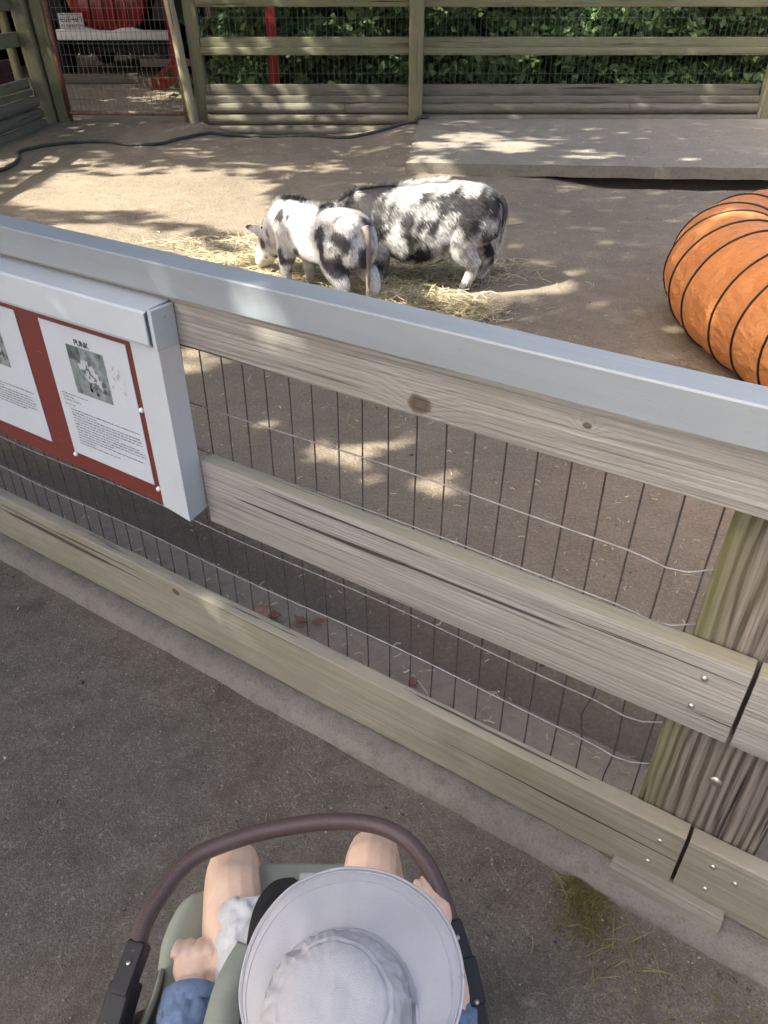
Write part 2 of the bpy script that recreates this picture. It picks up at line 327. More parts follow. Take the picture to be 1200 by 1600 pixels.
# ------------------------------------------------------------------ near fence
FL = (-.6, 1.06)
fence = empty('plank_fence', Fw(FL[0], FL[1], .03), FROT)
tag(fence, 'weathered plank and wire fence with pale metal cap across the middle', 'fence')
def fplank(s0, s1, nmid, zmid, h, t, mat, sk=0, **k):
    o = beam('plank', Fw(s0, nmid, zmid), Fw(s1, nmid, zmid), t, h, mat, fence, skew1=sk, **k); return o
fplank(-3.4, .60, 1.060, 1.10, .182, .038, M_plankD, r=.004, seed=1, seg=90)
fplank(-1.188, .053, 1.060, .632, .180, .040, M_plankE, r=.004, seed=2, seg=60)
fplank(-3.4, .0555, 1.060, .150, .182, .042, M_plankF, r=.0055, seed=3, wear=.0035, seg=140)
fplank(.0615, 1.4, 1.062, .630, .180, .040, M_plankE, r=.004, seed=4)
fplank(.0635, 1.5, 1.061, .148, .180, .042, M_plankF, r=.0055, seed=5, wear=.003)
fplank(.606, 1.6, 1.061, 1.10, .182, .038, M_plankD, r=.004, seed=6)
beam('post', Fw(.063, 1.155, -.1), Fw(.063, 1.155, 1.19), .14, .236, M_post, fence, r=.008, wear=.004, up=tuple(FE), seed=8)
beam('post', Fw(-3.1, 1.155, -.1), Fw(-3.1, 1.155, 1.19), .14, .20, M_post, fence, r=.008, wear=.004, up=tuple(FE), seed=9)
beam('ground_block', Fw(-.062, 1.028, .050), Fw(.172, 1.028, .050), .05, .055, M_blockw, fence, r=.004)
# folded sheet-metal cap
cs = []; cf = []; cl = np.linspace(-3.45, 1.7, 60)
cp = [(1.0215, 1.126), (1.0195, 1.188), (1.0222, 1.1915), (1.0800, 1.1935), (1.0825, 1.190), (1.0825, 1.13), (1.0815, 1.13), (1.0810, 1.188), (1.0235, 1.1885), (1.0228, 1.126)]
for s_ in cl:
    for (n_, z_) in cp: cs.append(Fw(s_, n_ + noise.noise(Vector((s_ * 1.7, 0, 0))) * .0012, z_ + noise.noise(Vector((s_ * 2.1, 5, 0))) * .0012))
q = len(cp)
for i in range(len(cl) - 1):
    for j in range(q): cf.append((i * q + j, (i + 1) * q + j, (i + 1) * q + (j + 1) % q, i * q + (j + 1) % q))
o = mesh('metal_cap', cs, cf, M_cap, fence, smooth=False)
# wires, each its own part
def nw(s, z): return 1.088 + .004 * math.sin(s * 7) + .003 * math.sin(z * 9 + s)
verts_s = [-.070 - .0622 * i for i in range(44)]
for i, s_ in enumerate(verts_s):
    b = random.uniform(-.004, .004); pts = []
    for z_ in np.linspace(.10, 1.09, 14):
        dx = b * math.sin(z_ * 4 + i)
        if i == 2: dx += -.014 * math.exp(-((z_ - .41) / .05) ** 2) + .006 * math.exp(-((z_ - .5) / .03) ** 2)
        if i == 1: dx += .010 * math.exp(-((z_ - .36) / .06) ** 2)
        pts.append(Fw(s_ + dx, nw(s_, z_), z_))
    tube('wire', pts, .0018, M_wiredark, fence, n=5)
for z_ in (1.03, .845, .722, .470, .336, .19):
    pts = []
    for s_ in np.linspace(-3.2, -.056, 90):
        e = math.exp((s_ + .056) / .035); zz = z_ + .003 * math.sin(s_ * 3 + z_ * 11) - .014 * math.exp(-((s_ + .11) / .05) ** 2) + .022 * e
        pts.append(Fw(s_, nw(s_, zz) - .0028, zz))
    tube('wire', pts, .0017, M_wire, fence, n=6)
# bolts and screws
def dome(r, h, n=12):
    vs = [(0, 0, h)]; fs = []
    rings = [(r * .55, h * .86), (r * .9, h * .45), (r, 0), (r, -.003)]
    for (rr, hh) in rings:
        for k_ in range(n): vs.append((rr * math.cos(2 * math.pi * k_ / n), rr * math.sin(2 * math.pi * k_ / n), hh))
    for k_ in range(n): fs.append((0, 1 + k_, 1 + (k_ + 1) % n))
    for j in range(3):
        for k_ in range(n):
            a = 1 + j * n + k_; b = 1 + j * n + (k_ + 1) % n; fs.append((a, a + n, b + n, b))
    return meshdata('screw_mesh', vs, fs)
me_screw = dome(.0065, .004); me_screw.materials.append(M_screw); me_bolt = dome(.0125, .006); me_bolt.materials.append(M_screw)
def facing(s_, n_, z_): # Z axis pointing towards the path (-n)
    return Matrix.Translation(Fw(s_, n_, z_)) @ (-FN).to_track_quat('Z', 'Y').to_matrix().to_4x4()
for s_, z_ in ((-.013, .672), (-.018, .598), (.012, .196), (.004, .112), (.118, .198), (.122, .118), (.165, .18), (.12, .67), (.13, .60)): place(me_screw, 'screw', facing(s_, 1.0392, z_), None, fence)
place(me_bolt, 'bolt', facing(.066, 1.0835, .388), None, fence)

# ------------------------------------------------------------------ sign case on the fence
sign = empty('sign_case', Fw(-2.1, 1.0, .58), FROT); tag(sign, 'white metal sign case with red board and printed animal sheets on fence', 'sign')
def fbox(name, s0, s1, n0, n1, z0, z1, mat, parent, bev=.0015):
    M = Matrix.Translation(Fw((s0 + s1) / 2, (n0 + n1) / 2, (z0 + z1) / 2)) @ Matrix.Rotation(FROT, 4, 'Z')
    return rbox(name, M, (s1 - s0, n1 - n0, z1 - z0), mat, parent, bev, 2)
fbox('backboard', -3.0, -1.284, .991, 1.006, .585, 1.06, M_redboard, sign)
fbox('back_panel', -3.0, -1.21, 1.010, 1.034, .60, 1.08, M_redboard, sign)
# right stile: folded sheet, front face + side face with mitred foot
vs = [Fw(-1.287, .984, .586), Fw(-1.194, .979, .577), Fw(-1.194, .979, 1.098), Fw(-1.287, .984, 1.098),
      Fw(-1.194, 1.039, .585), Fw(-1.194, 1.039, 1.106), Fw(-1.287, .990, .586), Fw(-1.287, .990, 1.098), Fw(-1.1965, 1.039, .585), Fw(-1.1965, 1.039, 1.106), Fw(-1.1965, .984, .579), Fw(-1.1965, .984, 1.098)]
fs = [(0, 1, 2, 3), (1, 4, 5, 2), (0, 3, 7, 6), (4, 8, 9, 5), (6, 7, 11, 10), (8, 10, 11, 9), (0, 6, 10, 1), (1, 10, 8, 4), (2, 11, 7, 3), (2, 5, 9, 11)]
mesh('side_frame', vs, fs, M_white, sign, smooth=False)
# hood: folded over the top
hp = [(1.038, 1.111), (.972, 1.1045), (.967, 1.100), (.9665, 1.034), (.9705, 1.026), (.9745, 1.0255), (.9745, 1.029), (.9705, 1.031), (.9695, 1.099), (.974, 1.1015), (1.038, 1.1075)]
vs = [Fw(s_, n_, z_) for s_ in (-3.05, -2.2, -1.205) for (n_, z_) in hp]; q = len(hp)
fs = [(i * q + j, (i + 1) * q + j, (i + 1) * q + (j + 1) % q, i * q + (j + 1) % q) for i in range(2) for j in range(q)] + [tuple(range(q))[::-1], tuple(range(2 * q, 3 * q))]
mesh('hood', vs, fs, M_white, sign, smooth=False)
fbox('end_cap', -1.2035, -1.1925, .976, 1.0385, 1.02, 1.1055, M_white, sign, .001)
place(me_screw, 'screw', Matrix.Translation(Fw(-1.1925, 1.01, 1.085)) @ FE.to_track_quat('Z', 'Y').to_matrix().to_4x4() @ Matrix.Scale(.45, 4), None, sign)
def printpage(s0, s1, z0, z1, title, full, seed):
    pg = fbox('paper_sheet', s0, s1, .9885, .9905, z0, z1, M_paper, sign, .0005)
    rr = random.Random(seed); W = s1 - s0; T = .98795
    # picture: a printed mottled animal on grey-green ground
    ps0 = s0 + .083; ps1 = ps0 + .130; pz1 = z1 - .045; pz0 = pz1 - .127; G = 44; vv = []; cc = []
    for j in range(G + 1):
        for i in range(G + 1):
            u = i / G; v = j / G; vv.append(Fw(ps0 + (ps1 - ps0) * u, T, pz0 + (pz1 - pz0) * v))
            nn = fbm(u, v, seed, 6); bg = np.array((.20, .235, .235)) * (1 + .55 * nn); a = R(-38)
            x = (u - .52) * math.cos(a) + (v - .52) * math.sin(a); y = -(u - .52) * math.sin(a) + (v - .52) * math.cos(a)
            body = (x / .36) ** 2 + (y / .19) ** 2; head = ((u - .80) / .11) ** 2 + ((v - .30) / .12) ** 2; lg = min(abs(u - .45) / .035 if .13 < v < .45 else 9, abs(u - .62) / .03 if .08 < v < .4 else 9)
            if min(body, head, lg) + nn * .35 < 1:
                p2 = fbm(u, v, seed + 3, 9); bg = np.array((.46, .485, .50)) if p2 > -.03 else np.array((.13, .15, .16)); bg = bg * (1 - .45 * max(0, body - .5))
            elif v > .72 and u < .35: bg = bg * .5
            cc.append(bg)
    ff = [(j * (G + 1) + i, j * (G + 1) + i + 1, (j + 1) * (G + 1) + i + 1, (j + 1) * (G + 1) + i) for j in range(G) for i in range(G)]
    I = MW[sign.name].inverted(); ob = bigmesh('printed_picture', [I @ v for v in vv], ff, M_print, sign, cols=np.clip(np.array(cc), 0, 1), k=4)
    MWs = MW[ob.name]; ob.parent = pg; ob.matrix_basis = MW[pg.name].inverted() @ MWs
    # illegible typed lines: word-length dashes
    vs = []; fs = []
    def word(a, b, zc, h):
        o = len(vs); x = a
        while x < b - .0006:                       # ragged letter-sized ticks
            wd = rr.uniform(.0009, .0017); hh = h * rr.choice((.6, .7, .7, 1)); o = len(vs)
            vs.extend([Fw(x, T, zc), Fw(min(x + wd, b), T, zc), Fw(min(x + wd, b), T, zc + hh), Fw(x, T, zc + hh)]); fs.append((o, o + 1, o + 2, o + 3)); x += wd + .0005
    def line(a, b, zc, h=.0034):
        x = a
        while x < b:
            L = rr.uniform(.006, .020); e = min(x + L, b); word(x, e, zc, h); x = e + .003
    zc = z1 - .188
    for b in (.115, .06, .085): line(s0 + .018, s0 + b, zc); zc -= .0088
    zc -= .004; line(s0 + .018, s0 + .058, zc); zc -= .012
    ind = s0 + .038
    for b in full: line(ind if b > 0 else ind, s0 + abs(b), zc); zc -= .0082
    t_ = mesh('typed_text', vs, fs, M_ink, pg, smooth=False)
    if title:
        cu = bpy.data.curves.new('title', 'FONT'); cu.body = title; cu.size = .0205; cu.offset = .0006; cu.align_x = 'CENTER'; cu.space_character = .95
        to = bpy.data.objects.new('tmp', cu); COL.objects.link(to); dg = bpy.context.evaluated_depsgraph_get(); tm = bpy.data.meshes.new_from_object(to.evaluated_get(dg)); bpy.data.objects.remove(to)
        tm.materials.clear()
        Mx = Matrix.Translation(Fw(s0 + .143, T, z1 - .041)) @ Matrix.Rotation(FROT, 4, 'Z') @ Matrix.Rotation(R(90), 4, 'X'); place(tm, 'title_text', Mx, M_ink, pg)
    if title:   # faded paw-like smudge beside the picture
        vv = []; cc = []; G = 22; a0 = ps1 + .008; b0 = pz1 - .105
        for j in range(G + 1):
            for i in range(G + 1):
                u = i / G; v = j / G; vv.append(I @ Fw(a0 + .05 * u, T, b0 + .085 * v)); m = fbm(u, v, 8, 5) - 1.3 * ((u - .45) ** 2 + (v - .6) ** 2)
                cc.append(np.array((.54, .585, .63)) * (1 - .38 * max(0, min(1, m * 4 - .1))) * np.array((1, .97, .95)))
        ff = [(j * (G + 1) + i, j * (G + 1) + i + 1, (j + 1) * (G + 1) + i + 1, (j + 1) * (G + 1) + i) for j in range(G) for i in range(G)]
        ob = bigmesh('faded_print', vv, ff, M_print, sign, cols=np.clip(np.array(cc), 0, 1), k=4); MWs = MW[ob.name]; ob.parent = pg; ob.matrix_basis = MW[pg.name].inverted() @ MWs
    return pg
printpage(-1.612, -1.312, .636, 1.003, 'PUNK', (.285, .13, .285, .285, .285, .20, .27, .29, .29, .17, .28, .10, .19), 3)
printpage(-2.005, -1.705, .636, 1.003, None, (.285, .15, .27, .27, .28, .27, .28, .23), 5)
printpage(-2.40, -2.10, .636, 1.003, None, (.285, .15, .27, .27, .28, .27, .28, .23), 9)
me_pin = dome(.0068, .007); me_pin.materials.append(M_pin)
for s_, z_ in ((-1.612, .628), (-1.303, .845), (-1.301, .628), (-2.01, .628), (-2.40, .628)): place(me_pin, 'push_pin', facing(s_, .9905, z_), None, sign)

# ------------------------------------------------------------------ back fence, gate, left fence
BY = 11.6
bf = empty('back_fence', (1.2, BY, 0)); tag(bf, 'green-grey timber back fence with wire mesh and log base', 'fence')
def panel(x0, x1, y, parent, seed, skip_logs=False):
    beam('rail', (x0, y - .03, 1.475), (x1, y - .03, 1.475), .06, .17, M_railback, parent, r=.01, wear=.004, seed=seed)
    beam('rail', (x0, y + .02, .985), (x1, y + .02, .985), .05, .15, M_railback, parent, r=.008, wear=.004, seed=seed + 1)
    beam('rail', (x0, y - .045, .905), (x1, y - .045, .905), .07, .085, M_railback, parent, r=.01, wear=.004, seed=seed + 2)
    beam('board', (x0, y + .03, .455), (x1, y + .03, .455), .045, .13, M_boardback, parent, r=.008, wear=.004, seed=seed + 3)
    beam('board', (x0, y - .01, .345), (x1, y - .01, .345), .10, .085, M_boardback, parent, r=.01, wear=.004, seed=seed + 4)
    for i, z in enumerate((.235, .105, -.025)):
        xx = x0
        while xx < x1 - .05:
            e = min(x1, xx + random.uniform(1.4, 3.4)); e = x1 if x1 - e < .5 else e
            beam('log', (xx, y - .04 - .02 * i, z), (e - .006, y - .04 - .02 * i, z), .14, .135, M_log, parent, wear=.007, seed=seed + 10 + i + int(xx * 5), rnd=True); xx = e
def wiremesh(name, x0, x1, z0, z1, y, dx, dz, r, mat, parent, yfun=None):
    P = []
    x = x0
    while x <= x1: P.append(tubeverts([(x, y, z0), (x + random.uniform(-.006, .006), y, (z0 + z1) / 2), (x, y, z1)], r, 4)); x += dx
    z = z0 + .02
    while z <= z1: P.append(tubeverts([(x0, y - .003, z), ((x0 + x1) / 2, y - .003, z - .008), (x1, y - .003, z)], r, 4)); z += dz
    v, f = join(P); o = mesh(name, v, f, mat, parent, smooth=False); tag(o, kind='stuff'); return o
panel(-2.42, .36, BY, bf, 20); panel(.50, 5.12, BY, bf, 40); panel(5.3, 9.2, BY, bf, 60)
wiremesh('wire_mesh', -2.4, .34, .42, 1.5, BY + .055, .075, .21, .0021, M_wirefar, bf); wiremesh('wire_mesh', .52, 5.1, .42, 1.5, BY + .055, .075, .21, .0019, M_wirefar, bf); wiremesh('wire_mesh', 5.3, 9.1, .42, 1.5, BY + .055, .075, .21, .0019, M_wirefar, bf)
beam('post', (.43, BY - .11, -.2), (.42, BY - .09, 1.75), .155, .19, M_postback, bf, r=.03, wear=.006, up=(1, 0, 0), seed=31)
beam('post', (-2.49, BY + .08, -.2), (-2.53, BY + .08, 1.75), .13, .17, M_postback, bf, r=.02, wear=.005, up=(1, 0, 0), seed=32)
beam('post', (5.21, BY - .10, -.2), (5.21, BY - .08, 1.75), .15, .19, M_postback, bf, r=.03, wear=.006, up=(1, 0, 0), seed=33)
beam('post', (9.2, BY, -.2), (9.2, BY, 1.75), .15, .19, M_postback, bf, r=.03, wear=.006, up=(1, 0, 0), seed=34)
# gate post: leaning round pole
beam('gate_post', (-2.60, 11.52, -.2), (-2.80, 11.60, 1.9), .125, .125, wood('pale_round_pole', (.46, .41, .30), (.26, .22, .15), (.34, .32, .18), .5, 30, ringk=.3), None, rnd=True, wear=.008, seed=35)
tag(bpy.data.objects['gate_post'], 'leaning pale round timber pole at the right of the wire gate', 'post')
# gate
gate = empty('wire_gate', (-3.6, 12.0, .05)); tag(gate, 'rusty tube-framed wire gate before the red truck', 'gate')
tube('gate_frame', [(-4.50, 12.0, .06), (-4.515, 12.0, 1.62)], .035, M_rust, gate, 8); tube('gate_frame', [(-2.83, 12.0, .0), (-2.85, 12.0, 1.62)], .032, M_pole, gate, 8)
tube('gate_frame', [(-4.5, 12.0, .13), (-2.84, 12.0, .115)], .03, M_pole, gate, 8); tube('gate_frame', [(-4.5, 12.0, 1.6), (-2.84, 12.0, 1.6)], .03, M_rust, gate, 8)
wiremesh('wire_mesh', -4.45, -2.88, .14, 1.58, 12.0, .068, .135, .0030, M_wirefar, gate)
rbox('hinge', Matrix.Translation((-2.80, 11.97, 1.17)), (.10, .05, .05), M_rust, gate, .01)
rbox('latch', Matrix.Translation((-2.78, 11.97, .10)), (.10, .05, .04), M_rust, gate, .01)
# corner posts and left fence
lf = empty('side_fence', (-5.0, 9.5, 0)); tag(lf, 'mossy side fence with stacked log base at the left corner', 'fence')
LX = -4.98
beam('post', (-4.78, 12.02, -.2), (-4.90, 12.02, 1.8), .19, .20, M_postback, lf, r=.03, wear=.008, up=(1, 0, 0), seed=51)
beam('post', (-4.585, 12.06, -.2), (-4.655, 12.06, 1.8), .16, .17, M_postback, lf, r=.02, wear=.008, up=(1, 0, 0), seed=52)
beam('post', (-5.08, 12.0, .1), (-5.14, 12.0, 1.8), .10, .10, M_postback, lf, r=.02, wear=.006, up=(1, 0, 0), seed=53)
beam('post', (LX - .05, 8.4, -.2), (LX - .05, 8.4, 1.75), .16, .18, M_postback, lf, r=.02, wear=.006, up=(1, 0, 0), seed=55)
beam('post', (LX - .05, 4.9, -.2), (LX - .05, 4.9, 1.75), .16, .18, M_postback, lf, r=.02, wear=.006, up=(1, 0, 0), seed=56)
for z, h, t in ((1.42, .16, .05), (1.02, .17, .06), (.50, .12, .05), (.39, .07, .10)): beam('rail', (LX, 11.95, z), (LX + .02, 3.4, z), t, h, M_railback, lf, r=.008, wear=.004, seed=int(z * 100))
for i, z in enumerate((.28, .14, 0.0)): beam('log', (LX + .08 + .03 * i, 11.85, z), (LX + .10 + .03 * i, 3.4, z), .15, .14, M_log, lf, wear=.007, seed=70 + i, rnd=True)
vs_ = []
# ------------------------------------------------------------------ slab, hose, mound
sv = []; sf = []; NXS, NYS = 90, 30
def slabedge(u, v): # plan outline
    x0 = .24 + .24 * v; x1 = 7.6; x = x0 + (x1 - x0) * u; yf = 8.44 - .075 * (x - .25); yb = 11.40; y = yf + (yb - yf) * v
    if v == 0: y += .02 * fbm(x, 0, 3, 3)
    if u == 0: x += .02 * fbm(0, y, 3, 3)
    return x, y
for lay, zz in ((0, .128), (1, .0)):
    for j in range(NYS + 1):
        for i in range(NXS + 1):
            x, y = slabedge(i / NXS, j / NYS); ed = (j == 0 or i == 0)
            z = zz + fbm(x, y, 2, 1.5) * .006 - (.012 if ed and lay == 0 else 0)
            if lay == 1: z += .012 * fbm(x, y, 8, 2); y += .012
            sv.append((x, y, z))
W1 = NXS + 1; off = W1 * (NYS + 1)
for j in range(NYS):
    for i in range(NXS): a = j * W1 + i; sf.append((a, a + 1, a + W1 + 1, a + W1)); sf.append((off + a, off + a + W1, off + a + W1 + 1, off + a + 1))
for i in range(NXS): sf.append((i, off + i, off + i + 1, i + 1))
for j in range(NYS): a = j * W1; sf.append((a, a + W1, off + a + W1, off + a))
sl = mesh('concrete_slab', sv, sf, M_slab, origin=(3, 9.8, 0)); sl.data.set_sharp_from_angle(angle=R(45)); tag(sl, 'flat pale concrete slab before the back fence', 'slab')
hp = [(-4.5, 7.6), (-4.15, 8.35), (-4.06, 8.75), (-4.12, 9.15), (-4.28, 9.55), (-4.2, 9.95), (-3.9, 10.25), (-3.5, 10.35), (-3.1, 10.05), (-2.75, 10.25), (-2.45, 10.95), (-2.2, 11.15), (-1.7, 11.28), (-1.3, 11.1), (-.85, 10.72), (-.45, 10.62), (-.05, 10.85), (.3, 11.25), (.6, 11.38)]
hp3 = spline([(x, y, 0) for x, y in hp], 9); hp3 = [Vector((p.x, p.y, max(zg(p.x, p.y), .135 if p.x > .44 and p.y > 8.5 else -1) + .018)) for p in hp3]
ho = tube('garden_hose', hp3, .021, M_hose, None, 8); tag(ho, 'dark rubber hose snaking along the foot of the back fence', 'hose')

# ------------------------------------------------------------------ straw
def strands(name, pts, lens, wid, cols, mat, lift=.01, flat=.25, bend=.25, seed=1, zf=None):
    r = np.random.default_rng(seed); n = len(pts); a = r.uniform(0, 2 * np.pi, n); el = r.normal(0, flat, n)
    d = np.stack([np.cos(a) * np.cos(el), np.sin(a) * np.cos(el), np.sin(el)], 1); sd = np.stack([-np.sin(a), np.cos(a), np.zeros(n)], 1)
    p = np.asarray(pts); L = np.asarray(lens)[:, None]; bd = (r.normal(0, bend, n) * np.asarray(lens))[:, None]
    A = p - d * L / 2; B = p + sd * bd + np.array([0, 0, 1]) * lift * r.uniform(0, 1, (n, 1)); C = p + d * L / 2
    up = np.array([0, 0, 1.0]); tw = r.uniform(-.9, .9, (n, 1)); s2 = sd * np.cos(tw) + up * np.sin(tw); W = np.asarray(wid)[:, None] * s2 / 2
    if zf is not None:
        for Q in (A, C):
            zz = np.array([zf(x, y) for x, y in Q[:, :2]]) + .002; Q[:, 2] = np.maximum(Q[:, 2], zz)
    v = np.stack([A - W, A + W, B - W, B + W, C - W, C + W], 1).reshape(-1, 3); b = np.arange(n)[:, None] * 6
    f = np.concatenate([b + np.array([[0, 1, 3, 2]]), b + np.array([[2, 3, 5, 4]])], 0)
    return v, f, np.repeat(cols, 6, 0)
def strawcols(n, r): 
    t = r.uniform(0, 1, (n, 1)); c = np.array([[.74, .66, .43]]) * (1 - t) + np.array([[.44, .36, .21]]) * t; return c * r.uniform(.7, 1.25, (n, 1))
hayspots = [(-1.05, 5.35, .38, .25, 1500, .03), (-.75, 5.6, .3, .2, 700, .02), (.18, 4.50, .34, .16, 2600, .07), (-.05, 4.75, .35, .2, 1500, .05), (.25, 5.15, .40, .2, 1100, .03), (.70, 5.2, .28, .2, 450, .02), (.45, 4.4, .2, .12, 900, .06), (-.45, 5.0, .4, .3, 900, .04), (-1.3, 5.9, .4, .25, 350, .01)]
P = []; r_ = np.random.default_rng(3)
for (x, y, sx, sy, n, h) in hayspots:
    n = int(n * .72)
    q = np.stack([r_.normal(x, sx / 1.6, n), r_.normal(y, sy / 1.6, n)], 1); e = np.exp(-((q[:, 0] - x) / sx) ** 2 - ((q[:, 1] - y) / sy) ** 2)
    z = np.array([zg(a, b) for a, b in q]) + r_.uniform(0, 1, n) * h * 1.5 * e + .004; P.append(np.column_stack([q, z]))
P = np.concatenate(P); n = len(P); v, f, c = strands('hay', P, r_.uniform(.05, .20, n), r_.uniform(.0025, .0055, n), strawcols(n, r_), M_straw, .02, .22, .18, 4, zg)
hay = bigmesh('hay', v, f, M_straw, cols=c, k=4); tag(hay, 'loose yellow hay strewn round the feeding pigs', 'hay', kind='stuff')
# sparse litter over the enclosure and path
q = np.stack([r_.uniform(-4.6, 6, 9000), 1.6 + 9.4 * r_.uniform(0, 1, 9000) ** 1.5], 1); q = q[(q @ np.array(FN[:2])) > 1.5]
q2 = np.array([Fw(a, b, 0)[:2] for a, b in zip(r_.uniform(-2.2, 0, 170), r_.normal(1.26, .06, 170))]); q3 = np.stack([r_.normal(-3.6, .8, 2500), r_.normal(13.9, .7, 2500)], 1)
def surf(x, y):
    n = x * FN.x + y * FN.y; z = zg(x, y)
    if .98 < n < 1.35: z = .052
    elif n <= .98: z = .006
    if y > 8.44 - .075 * (x - .25) and x > .26 and y < 11.4: z = .133
    return z
q = np.concatenate([q, q2, q3]); n = len(q); P = np.column_stack([q, [surf(a, b) + .003 for a, b in q]])
v, f, c = strands('litter', P, np.where(r_.uniform(0, 1, n) < .025, r_.uniform(.06, .18, n), r_.uniform(.006, .03, n)), r_.uniform(.0018, .0045, n), strawcols(n, r_) * .85, M_straw, .004, .05, .12, 5, surf)
st = bigmesh('straw_litter', v, f, M_straw, cols=c, k=4); tag(st, 'scattered short straw bits over the dirt', 'straw', kind='stuff')
# dry needles and grass bits on the path
S_ = np.concatenate([r_.uniform(-2.6, .6, 260), r_.normal(-1.75, .25, 140)]); N_ = np.concatenate([r_.uniform(.0, .97, 260), r_.normal(.35, .18, 140)])
q = np.array([Fw(a, min(b, .96), 0)[:2] for a, b in zip(S_, N_)]); n = len(q); P = np.column_stack([q, np.full(n, .010)])
v, f, c = strands('n', P, r_.uniform(.008, .045, n), r_.uniform(.0006, .0011, n), strawcols(n, r_) * .5, M_straw, .003, .03, .06, 6)
nd = bigmesh('dry_needles', v, f, M_straw, cols=c, k=4); tag(nd, 'thin dry needles and grass bits on the asphalt', 'needles', kind='stuff')
# two dry twigs by the hay
for pts, lab in (([(.62, 4.32, .02), (.72, 4.38, .03), (.80, 4.50, .03)], 'short pale stick lying right of the hay pile'), ([(.85, 6.15, .02), (1.0, 6.3, .03), (1.2, 6.38, .02)], 'forked pale straw stalk on bare dirt behind the big pig')):
    o = tube('stick', [Vector(p) + Vector((0, 0, zg(p[0], p[1]))) for p in pts], .006, plain('stick_bark', (.42, .34, .22), .8), None, 6); tag(o, lab, 'stick')
# pebbles
n = 11000; S_ = r_.uniform(-2.7, .9, n); N_ = np.where(r_.uniform(0, 1, n) < .3, .97 - np.abs(r_.normal(0, .12, n)), r_.uniform(-.1, .96, n)); V8 = np.array([(1, 0, 0), (-1, 0, 0), (0, 1, 0), (0, -1, 0), (0, 0, .8), (0, 0, -.8)]); F8 = np.array([(0, 2, 4), (2, 1, 4), (1, 3, 4), (3, 0, 4), (2, 0, 5), (1, 2, 5), (3, 1, 5), (0, 3, 5)])
ctr = np.array([Fw(a, b, .004) for a, b in zip(S_, N_)]); sz = np.exp(r_.normal(-6.65, .5, n)); ang = r_.uniform(0, 6.28, n)
vv = (V8[None] + r_.normal(0, .22, (n, 6, 3))) * sz[:, None, None] * np.array([1.2, .9, .7]); ca, sa = np.cos(ang)[:, None], np.sin(ang)[:, None]
vv = np.stack([vv[:, :, 0] * ca - vv[:, :, 1] * sa, vv[:, :, 0] * sa + vv[:, :, 1] * ca, vv[:, :, 2]], 2) + ctr[:, None]
g_ = .07 + .28 * r_.uniform(0, 1, (n, 1)) ** 2.2; cc = np.repeat(g_ * np.array([[1, .95, .88]]), 6, 0)
pb = bigmesh('pebbles', vv.reshape(-1, 3), (np.arange(n)[:, None, None] * 6 + F8[None]).reshape(-1, 3), M_stone, cols=cc); tag(pb, 'loose grit and small stones on the path', 'pebbles', kind='stuff')

n = 5200; X_ = r_.uniform(-4.3, 4.5, n); Y_ = 1.5 + 8.5 * r_.uniform(0, 1, n) ** 1.7; ok = (X_ * FN.x + Y_ * FN.y) > 1.4; X_, Y_ = X_[ok], Y_[ok]; n = len(X_)
ctr = np.array([(a, b, surf(a, b)) for a, b in zip(X_, Y_)]); sz = np.exp(r_.normal(-5.75, .5, n)); ang = r_.uniform(0, 6.28, n); vv = (V8[None] + r_.normal(0, .25, (n, 6, 3))) * sz[:, None, None] * np.array([1.3, .9, .6]); ca, sa = np.cos(ang)[:, None], np.sin(ang)[:, None]
vv = np.stack([vv[:, :, 0] * ca - vv[:, :, 1] * sa, vv[:, :, 0] * sa + vv[:, :, 1] * ca, vv[:, :, 2]], 2) + ctr[:, None]; g_ = .08 + .30 * r_.uniform(0, 1, (n, 1)) ** 1.8; cc = np.repeat(g_ * np.array([[1, .84, .64]]), 6, 0)
pb = bigmesh('pebbles', vv.reshape(-1, 3), (np.arange(n)[:, None, None] * 6 + F8[None]).reshape(-1, 3), M_stone, cols=cc); tag(pb, 'crumbs of soil and small stones on the dirt of the pen', 'pebbles', kind='stuff')

# ------------------------------------------------------------------ fallen leaves, moss, weeds
def leafobj(name, loc, size, col, seed, label, rz):
    rr = random.Random(seed); vs = []; N = 9
    for i in range(N + 1):
        t = i / N; wd = size * .34 * math.sin(math.pi * min(1, t * 1.02)) ** .8 * (1 + .25 * math.sin(t * 19 + seed))
        for u in (-1, -.4, .4, 1): vs.append((size * (t - .5), u * wd, .3 * abs(u) ** 1.5 * wd + size * .25 * (t - .5) ** 2 * 2 + rr.uniform(-.002, .002)))
    fs = [(i * 4 + j, i * 4 + j + 1, i * 4 + j + 5, i * 4 + j + 4) for i in range(N) for j in range(3)]
    o = bpy.data.objects.new(name, meshdata(name, vs, fs)); COL.objects.link(o); o.data.materials.append(plain('dry_leaf_' + str(seed), col, .6, var=.35, scale=60))
    m = o.modifiers.new('t', 'SOLIDIFY'); m.thickness = .0012
    o.matrix_basis = Matrix.Translation(loc) @ Matrix.Rotation(rz, 4, 'Z') @ Euler((rr.uniform(-.3, .3), rr.uniform(-.3, .3), 0)).to_matrix().to_4x4(); MW[o.name] = o.matrix_basis; tag(o, label, 'leaf', 'fallen leaves behind the lowest plank')
BR = (.19, .095, .055)
leafobj('fallen_leaf', Fw(-1.235, 1.215, .062), .085, (.30, .15, .09), 1, 'large curled brown leaf on the kerb, biggest of the fallen leaves', .6)
leafobj('fallen_leaf', Fw(-1.195, 1.235, .060), .05, BR, 2, 'small dark leaf touching the big curled brown leaf', 1.9)
leafobj('fallen_leaf', Fw(-1.115, 1.26, .060), .05, BR, 3, 'brown leaf a hand to the right of the big curled leaf', 2.6)
